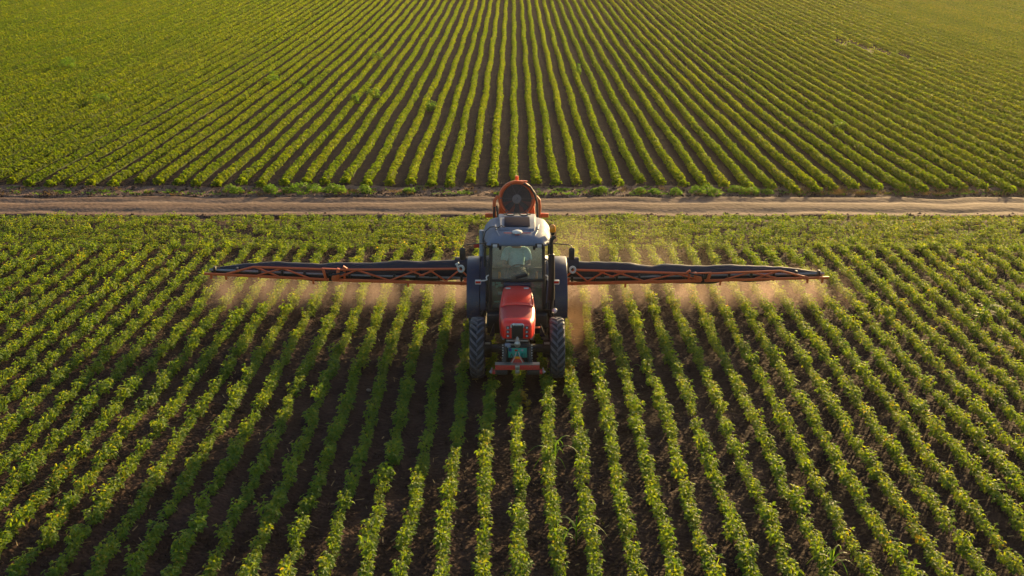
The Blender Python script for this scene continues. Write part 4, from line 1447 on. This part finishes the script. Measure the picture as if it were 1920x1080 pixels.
# fan: round shroud tilted slightly towards the camera
FCN = Vector((0.0, 22.2, 2.545))
FA = Vector((0, -1, 0.22)).normalized()
m = S()
m.lathe(FCN, FA, [(0.30, -0.42), (0.335, -0.25), (0.315, -0.05), (0.315, 0.02), (0.33, 0.055), (0.36, 0.07), (0.392, 0.055), (0.40, 0.02), (0.392, -0.02), (0.375, -0.05), (0.37, -0.42), (0.30, -0.42)], 40)
fan = m.build('fan_shroud', M_orange_d, sprayer, 40)
m = S()
for r in np.linspace(0.10, 0.305, 11):
    m.torus(FCN + FA * 0.045, FA, float(r), 0.0055, 32, 4)
fg = m.build('fan_grille', M_hub, fan, 60)
uu = Vector((1, 0, 0)); ww = FA.cross(uu).normalized()
if ww.z < 0: ww = -ww
def fp(r, deg, o=0.055):
    a = R(deg)
    return FCN + FA * o + uu * (r * math.cos(a)) + ww * (r * math.sin(a))
for deg in (3, 177, 228, 312):
    m = S()
    m.tube([fp(0.09, deg), fp(0.345, deg, 0.085)], 0.0045, 6)
    m.lathe(fp(0.345, deg, 0.08), FA, [(0.02, -0.01), (0.018, 0.015), (0.001, 0.018)], 8)
    m.build('grille_stay', M_hub, fan)
m = S()
m.tube([fp(0.36, 112, 0.085), fp(0.22, 107, 0.07), fp(0.12, 100, 0.06), fp(0.085, 90, 0.06), fp(0.12, 80, 0.06), fp(0.22, 71, 0.07), fp(0.36, 66, 0.085)], 0.007, 6)
m.build('wire_loop', M_hub, fan, 60)
m = S()
m.lathe(FCN, FA, [(0.10, 0.02), (0.105, 0.05), (0.09, 0.062), (0.03, 0.064), (0.022, 0.075), (0.001, 0.076)], 20)
m.build('fan_hub', M_hub, fan)
for k in range(8):
    a = 2 * PI * k / 8
    m = S()
    rad = uu * math.cos(a) + ww * math.sin(a)
    tg = -uu * math.sin(a) + ww * math.cos(a)
    P = []
    for (r, w_, tw) in ((0.09, 0.05, 0.8), (0.20, 0.065, 0.55), (0.30, 0.07, 0.4)):
        c = FCN - FA * 0.06 + rad * r
        P += [c + tg * w_ * math.cos(tw) + FA * w_ * math.sin(tw), c - tg * w_ * math.cos(tw) - FA * w_ * math.sin(tw)]
    th = FA * 0.006
    m.loft([[P[0], P[1], P[1] + th, P[0] + th], [P[2], P[3], P[3] + th, P[2] + th], [P[4], P[5], P[5] + th, P[4] + th]])
    m.build('fan_blade', M_black, fan)
m = S()
m.lathe(FCN - FA * 0.40, FA, [(0.33, 0), (0.001, 0.0)], 24)
m.build('fan_back_plate', M_black, fan)
# air box below the fan
m = S()
m.add([(-0.37, 22.24, 2.36), (0.37, 22.24, 2.36), (0.44, 22.2, 1.75), (-0.44, 22.2, 1.75), (-0.37, 22.55, 2.42), (0.37, 22.55, 2.42), (0.44, 22.55, 1.75), (-0.44, 22.55, 1.75)],
      [(3, 2, 1, 0), (4, 5, 6, 7), (0, 1, 5, 4), (1, 2, 6, 5), (2, 3, 7, 6), (3, 0, 4, 7)])
m.build('air_box', M_orange, sprayer, 0)
m = S()
m.tube([(0, 22.5, 2.86), (0.0, 22.5, 2.98)], 0.04, 8)
m.bar((0.08, 22.30, 2.915), (0.22, 22.28, 2.91), 0.06, 0.025)
m.build('lifting_eye', M_orange, sprayer)
for s in (-1, 1):
    m = S()
    m.bar((s * 0.44, 22.2, 2.19), (s * 0.68, 22.2, 2.185), 0.07, 0.085, 0.01)
    m.build('cross_tube', M_orange, sprayer)
    m = S()
    m.tube([(s * 0.36, 22.2, 2.58), (s * 0.42, 22.15, 2.60), (s * 0.475, 22.12, 2.54), (s * 0.485, 22.12, 2.40), (s * 0.47, 22.12, 1.85)], 0.035, 8)
    m.build('side_guard', M_orange, sprayer, 60)
    m = S()
    if s > 0:
        m.tube([(0.15, 22.12, 2.90), (0.28, 22.05, 2.84), (0.38, 22.0, 2.70), (0.43, 21.98, 2.50), (0.445, 21.96, 2.1), (0.43, 21.95, 1.8)], 0.026, 8)
    else:
        m.tube([(-0.475, 22.03, 2.42), (-0.49, 22.0, 2.25), (-0.47, 21.98, 2.0), (-0.45, 21.97, 1.8)], 0.022, 8)
        m.tube([(-0.43, 22.03, 2.44), (-0.405, 22.0, 2.25), (-0.42, 21.98, 2.0), (-0.44, 21.97, 1.8)], 0.018, 8)
    m.build('hose', M_bplastic, sprayer, 60)
# tank, frame
m = S()
rings = []
for x in np.linspace(-0.62, 0.62, 9):
    k = 1 - 0.12 * (abs(x) / 0.62) ** 3
    rings.append([Vector((x, 21.75 + 0.33 * k * math.copysign(abs(math.cos(t)) ** 0.6, math.cos(t)), 1.25 + 0.48 * k * math.copysign(abs(math.sin(t)) ** 0.6, math.sin(t)))) for t in np.linspace(0, 2 * PI, 20, endpoint=False)])
m.loft(rings, True)
m.build('tank', M_tank, sprayer, 50)
m = S()
for s in (-1, 1):
    m.bar((s * 0.45, 22.15, 0.45), (s * 0.45, 22.15, 2.2), 0.08, 0.08, 0.006)
    m.bar((s * 0.45, 21.3, 0.50), (s * 0.45, 22.15, 0.50), 0.07, 0.07, 0.006)
    m.bar((s * 0.35, 21.05, 0.55), (s * 0.45, 21.35, 0.52), 0.05, 0.07, 0.006)
m.bar((-1.15, 22.0, 0.80), (1.15, 22.0, 0.80), 0.08, 0.08, 0.006)
m.bar((-1.0, 22.0, 1.08), (1.0, 22.0, 1.08), 0.07, 0.07, 0.006)
m.build('centre_frame', M_orange, sprayer)
m = S()
m.lathe((0, 22.12, 1.08), (1, 0, 0), [(0.001, -1.35), (0.19, -1.34), (0.20, 0), (0.19, 1.34), (0.001, 1.35)], 16)
m.build('manifold', M_sleeve, sprayer, 50)

# boom wings; X measured outwards, height profile differs left and right as in the photograph
BY = 21.90
def interp(x, P):
    xs_, zs_ = zip(*P)
    return float(np.interp(x, xs_, zs_))
WING = {
    -1: dict(low=[(0.9, 0.735), (4.05, 0.825), (6.78, 0.965)], top=[(1.15, 1.075), (3.8, 1.05), (4.15, 1.06), (5.72, 1.115)], slv=[(1.15, 1.19), (2.4, 1.165), (3.6, 1.125), (4.15, 1.115), (5.0, 1.13), (5.6, 1.145), (6.2, 1.07), (6.70, 1.0)], thick=[(1.1, 0.40), (3.9, 0.36), (5.5, 0.30), (6.2, 0.2), (6.70, 0.11)]),
    1: dict(low=[(0.9, 0.735), (3.9, 0.805), (6.70, 0.88)], top=[(1.15, 1.055), (3.6, 0.965), (4.0, 0.965), (5.63, 1.03)], slv=[(1.15, 1.185), (2.2, 1.13), (3.05, 1.082), (4.0, 1.075), (5.4, 1.068), (6.1, 1.0), (6.68, 0.915)], thick=[(1.1, 0.40), (3.9, 0.36), (5.4, 0.30), (6.1, 0.2), (6.68, 0.11)])}
for s in (-1, 1):
    W = WING[s]
    low = lambda x: interp(x, W['low'])
    top = lambda x: interp(x, W['top'])
    X_ = lambda x: s * x
    m = S()
    m.bar((X_(0.92), BY, low(0.92)), (X_(3.98), BY, low(3.98)), 0.06, 0.06, 0.006)
    bm_ = m.build('boom_beam', M_orange, sprayer)
    m = S()
    m.bar((X_(4.06), BY, low(4.06)), (X_(6.74), BY, low(6.74)), 0.05, 0.05, 0.005)
    m.build('boom_beam', M_orange, sprayer)
    m = S()
    m.tube([(X_(1.22), BY, top(1.22)), (X_(3.86), BY, top(3.86))], 0.026, 8)
    m.build('upper_chord', M_orange, sprayer)
    m = S()
    m.tube([(X_(4.2), BY, top(4.2)), (X_(5.68), BY, top(5.68)), (X_(6.32), BY, low(6.32))], 0.024, 8)
    m.build('upper_chord', M_orange, sprayer, 60)
    # zig-zag diagonals
    zig = [(1.22, 1, 0.92, 0), (1.9, 1, 1.5, 0), (1.75, 1, 2.1, 0.4), (2.35, 1, 2.0, 0.4), (2.1, 1, 2.75, 0), (3.45, 1, 2.75, 0), (3.45, 1, 3.95, 0), (3.72, 1, 3.72, 0),
           (5.05, 1, 4.5, 0), (5.05, 1, 5.6, 0), (5.62, 1, 5.15, 0), (1.22, 1, 1.55, 0)]
    for (xa, fa, xb, fb) in zig:
        m = S()
        za = low(xa) + (top(xa) - low(xa)) * fa - 0.01
        zb_ = low(xb) + (top(xb) - low(xb)) * fb + 0.02
        m.tube([(X_(xa), BY + 0.005, za), (X_(xb), BY + 0.005, zb_)], 0.019 if abs(xa - xb) > 0.01 else 0.026, 6)
        m.build('diagonal_brace', M_orange, sprayer)
    m = S()       # folding joint
    m.bar((X_(3.88), BY, low(3.9)), (X_(3.84), BY, top(3.84) + 0.03), 0.07, 0.09, 0.006)
    m.bar((X_(3.96), BY, low(3.96)), (X_(3.93), BY, low(3.9) + 0.12), 0.09, 0.10, 0.006)
    m.bar((X_(4.12), BY, low(4.12)), (X_(4.18), BY, top(4.18) + 0.02), 0.05, 0.06, 0.006)
    m.bar((X_(3.84), BY, top(3.84) + 0.01), (X_(4.2), BY, top(4.2) + 0.015), 0.03, 0.03)
    hj = m.build('folding_joint', M_orange, sprayer)
    m = S()
    m.tube([(X_(3.70), BY - 0.04, low(3.7) + 0.19), (X_(4.05), BY - 0.04, low(4.0) + 0.11)], 0.02, 8)
    m.tube([(X_(3.98), BY - 0.02, low(4) + 0.03), (X_(4.03), BY - 0.02, top(4) - 0.02)], 0.014, 6)
    m.build('folding_cylinder', M_bplastic, hj)
    m = S()       # chord latch
    m.bar((X_(3.66), BY, top(3.66) + 0.02), (X_(3.74), BY, top(3.74) + 0.075), 0.05, 0.04)
    m.build('latch', M_orange, sprayer)
    for xb in (2.35, 6.28, 4.4, 6.6):
        m = S()
        m.bar((X_(xb), BY, low(xb) - 0.02), (X_(xb), BY, low(xb) - 0.11), 0.04, 0.045)
        m.build('boom_foot', M_orange, sprayer)
    # inflated air sleeve: puckered cloth tube, taper towards the tip
    m = S()
    rings = []
    rnd = random.Random(9 + s)
    ph = rnd.uniform(0, 6)
    for x in np.arange(1.05, 6.70, 0.07):
        th = interp(x, W['thick'])
        seam = math.exp(-((x - (2.95 if s > 0 else 3.75)) / 0.10) ** 2)
        wob = 1 + 0.025 * math.sin(x * 7 + ph) + 0.02 * math.sin(x * 17 + ph) - 0.10 * seam
        zt = interp(x, W['slv']) + 0.015 * math.sin(x * 5 + ph) * (x < 5.8)
        ring = []
        for q in range(18):
            a = 2 * PI * q / 18
            wr = 1 + 0.03 * math.sin(3 * a + x * 9)
            cy_ = 22.17
            zz = zt - th / 2 + math.sin(a) * th / 2 * wob * wr
            if math.sin(a) < -0.2:
                zz -= 0.08 * th / 0.4 * (-math.sin(a) - 0.2)
            ring.append(Vector((X_(x), cy_ + math.cos(a) * th * 0.46 * wob, zz)))
        rings.append(ring)
    m.loft(rings, True)
    sl = m.build('air_sleeve', M_sleeve, sprayer, 70)
    m = S()       # nozzle pipe and clamps
    m.tube([(X_(1.0), 22.02, low(1.0) + 0.085), (X_(4.0), 22.02, low(4.0) + 0.085)], 0.026, 8)
    m.tube([(X_(4.1), 22.02, low(4.1) + 0.085), (X_(6.66), 22.02, low(6.66) + 0.055)], 0.026, 8)
    np_ = m.build('nozzle_pipe', M_pipe, sprayer)
    for i in range(12):
        x = 1.2 + i * 0.485
        m = S()
        m.box((X_(x), 22.0, low(x) + 0.085), (0.05, 0.10, 0.11), ch=0.008)
        m.tube([(X_(x), 22.0, low(x) + 0.04), (X_(x), 22.0, low(x) - 0.075)], [0.022, 0.014], 8)
        m.build('nozzle', M_bplastic, sprayer)
    # clamps that hold the sleeve on the truss
    for x in (1.85, 2.15):
        m = S()
        m.box((X_(x), BY + 0.03, low(x) + 0.20), (0.09, 0.05, 0.16), ch=0.01)
        m.build('valve_block', M_bplastic, sprayer)
    m = S()
    m.torus((X_(1.20), BY - 0.03, top(1.2) + 0.01), (0.35 * s, -1, 0.2), 0.062, 0.025, 20, 8)
    if s < 0:
        m.tube([(X_(1.26), BY - 0.03, top(1.2) + 0.05), (X_(1.30), BY - 0.03, top(1.2) + 0.11), (X_(1.24), BY - 0.03, top(1.2) + 0.14)], 0.028, 8)
    m.build('rope_coil', M_white, sprayer, 60)

# ------------------------------------------------------------------ spray mist and dust (real volumes)
def volume_box(name, lo, hi, color, dens, nscale, aniso, label, falloff):
    m = MB(lo)
    c = [(a + b) / 2 for a, b in zip(lo, hi)]
    m.box(c, [b - a for a, b in zip(lo, hi)])
    mat = bpy.data.materials.new(name)
    mat.use_nodes = True
    nt = mat.node_tree
    nt.nodes.remove(nt.nodes['Principled BSDF'])
    pv = N(nt, 'ShaderNodeVolumePrincipled')
    pv.inputs['Color'].default_value = (*color, 1)
    pv.inputs['Anisotropy'].default_value = aniso
    tc = N(nt, 'ShaderNodeTexCoord')
    mp = N(nt, 'ShaderNodeMapping')
    mp.inputs['Scale'].default_value = nscale
    nt.links.new(tc.outputs['Object'], mp.inputs['Vector'])
    nz = N(nt, 'ShaderNodeTexNoise', i_Scale=1.0, i_Detail=3.0, i_Roughness=0.55)
    nt.links.new(mp.outputs[0], nz.inputs['Vector'])
    cl = N(nt, 'ShaderNodeMapRange')
    cl.inputs[1].default_value = 0.34; cl.inputs[2].default_value = 0.68
    nt.links.new(nz.outputs['Fac'], cl.inputs[0])
    sep = N(nt, 'ShaderNodeSeparateXYZ')
    nt.links.new(tc.outputs['Generated'], sep.inputs[0])
    prod = cl.outputs[0]
    for axis, stops in falloff:
        r_ = nt.nodes.new('ShaderNodeValToRGB')
        r_.color_ramp.interpolation = 'EASE'
        el = r_.color_ramp.elements
        while len(el) < len(stops): el.new(0.5)
        for e, (p, c_) in zip(el, stops):
            e.position = p; e.color = (c_, c_, c_, 1)
        nt.links.new(sep.outputs[axis], r_.inputs[0])
        mu = N(nt, 'ShaderNodeMath', operation='MULTIPLY')
        nt.links.new(prod, mu.inputs[0]); nt.links.new(r_.outputs[0], mu.inputs[1])
        prod = mu.outputs[0]
    mu = N(nt, 'ShaderNodeMath', operation='MULTIPLY')
    mu.inputs[1].default_value = dens
    nt.links.new(prod, mu.inputs[0])
    nt.links.new(mu.outputs[0], pv.inputs['Density'])
    nt.links.new(pv.outputs[0], nt.nodes['Material Output'].inputs['Volume'])
    mat.cycles.volume_step_rate = 1.0
    o = m.build(name, mat, None, 0)
    o.location = lo
    return tag(o, label, kind='stuff')
volume_box('spray_mist', (-7.1, 21.85, 0.02), (7.7, 23.6, 0.80), (0.83, 0.63, 0.54), 0.38, (2.1, 0.7, 0.5), 0.55,
           'fine pinkish mist blown down from the spray boom onto the crop',
           [(0, [(0.0, 0.0), (0.05, 1.0), (0.93, 1.0), (1.0, 0.0)]), (1, [(0.0, 0.0), (0.12, 1.0), (0.55, 0.8), (1.0, 0.0)]), (2, [(0.0, 1.0), (0.6, 0.85), (1.0, 0.2)])])
volume_box('dust_cloud', (0.4, 22.8, 0.02), (5.6, 28.0, 1.6), (0.80, 0.66, 0.50), 0.085, (0.7, 0.6, 0.9), 0.55,
           'thin golden dust hanging over the rows behind the sprayer',
           [(0, [(0.0, 0.2), (0.2, 1.0), (0.45, 0.7), (1.0, 0.0)]), (1, [(0.0, 0.8), (0.4, 1.0), (1.0, 0.0)]), (2, [(0.0, 1.0), (0.4, 0.8), (1.0, 0.0)])])
volume_box('wheel_dust', (0.95, 19.0, 0.02), (1.75, 22.0, 0.85), (0.72, 0.45, 0.25), 0.6, (1.6, 1.1, 1.6), 0.55,
           'brown dust rising beside the right hand wheels of the tractor',
           [(0, [(0.0, 0.3), (0.35, 1.0), (1.0, 0.0)]), (1, [(0.0, 0.0), (0.3, 0.8), (0.7, 1.0), (1.0, 0.3)]), (2, [(0.0, 1.0), (0.5, 0.7), (1.0, 0.0)])])
# ------------------------------------------------------------------ warm evening haze: one closed box round the whole scene
m = MB()
m.box((0, 890, 3.6), (3300, 2000, 10.4))
hz = bpy.data.materials.new('haze')
hz.use_nodes = True
hz.node_tree.nodes.remove(hz.node_tree.nodes['Principled BSDF'])
pv = N(hz.node_tree, 'ShaderNodeVolumePrincipled')
pv.inputs['Color'].default_value = (0.95, 0.84, 0.66, 1)
pv.inputs['Density'].default_value = 0.00016
pv.inputs['Anisotropy'].default_value = 0.6
hz.node_tree.links.new(pv.outputs[0], hz.node_tree.nodes['Material Output'].inputs['Volume'])
tag(m.build('haze', hz, None, 0), kind='stuff')
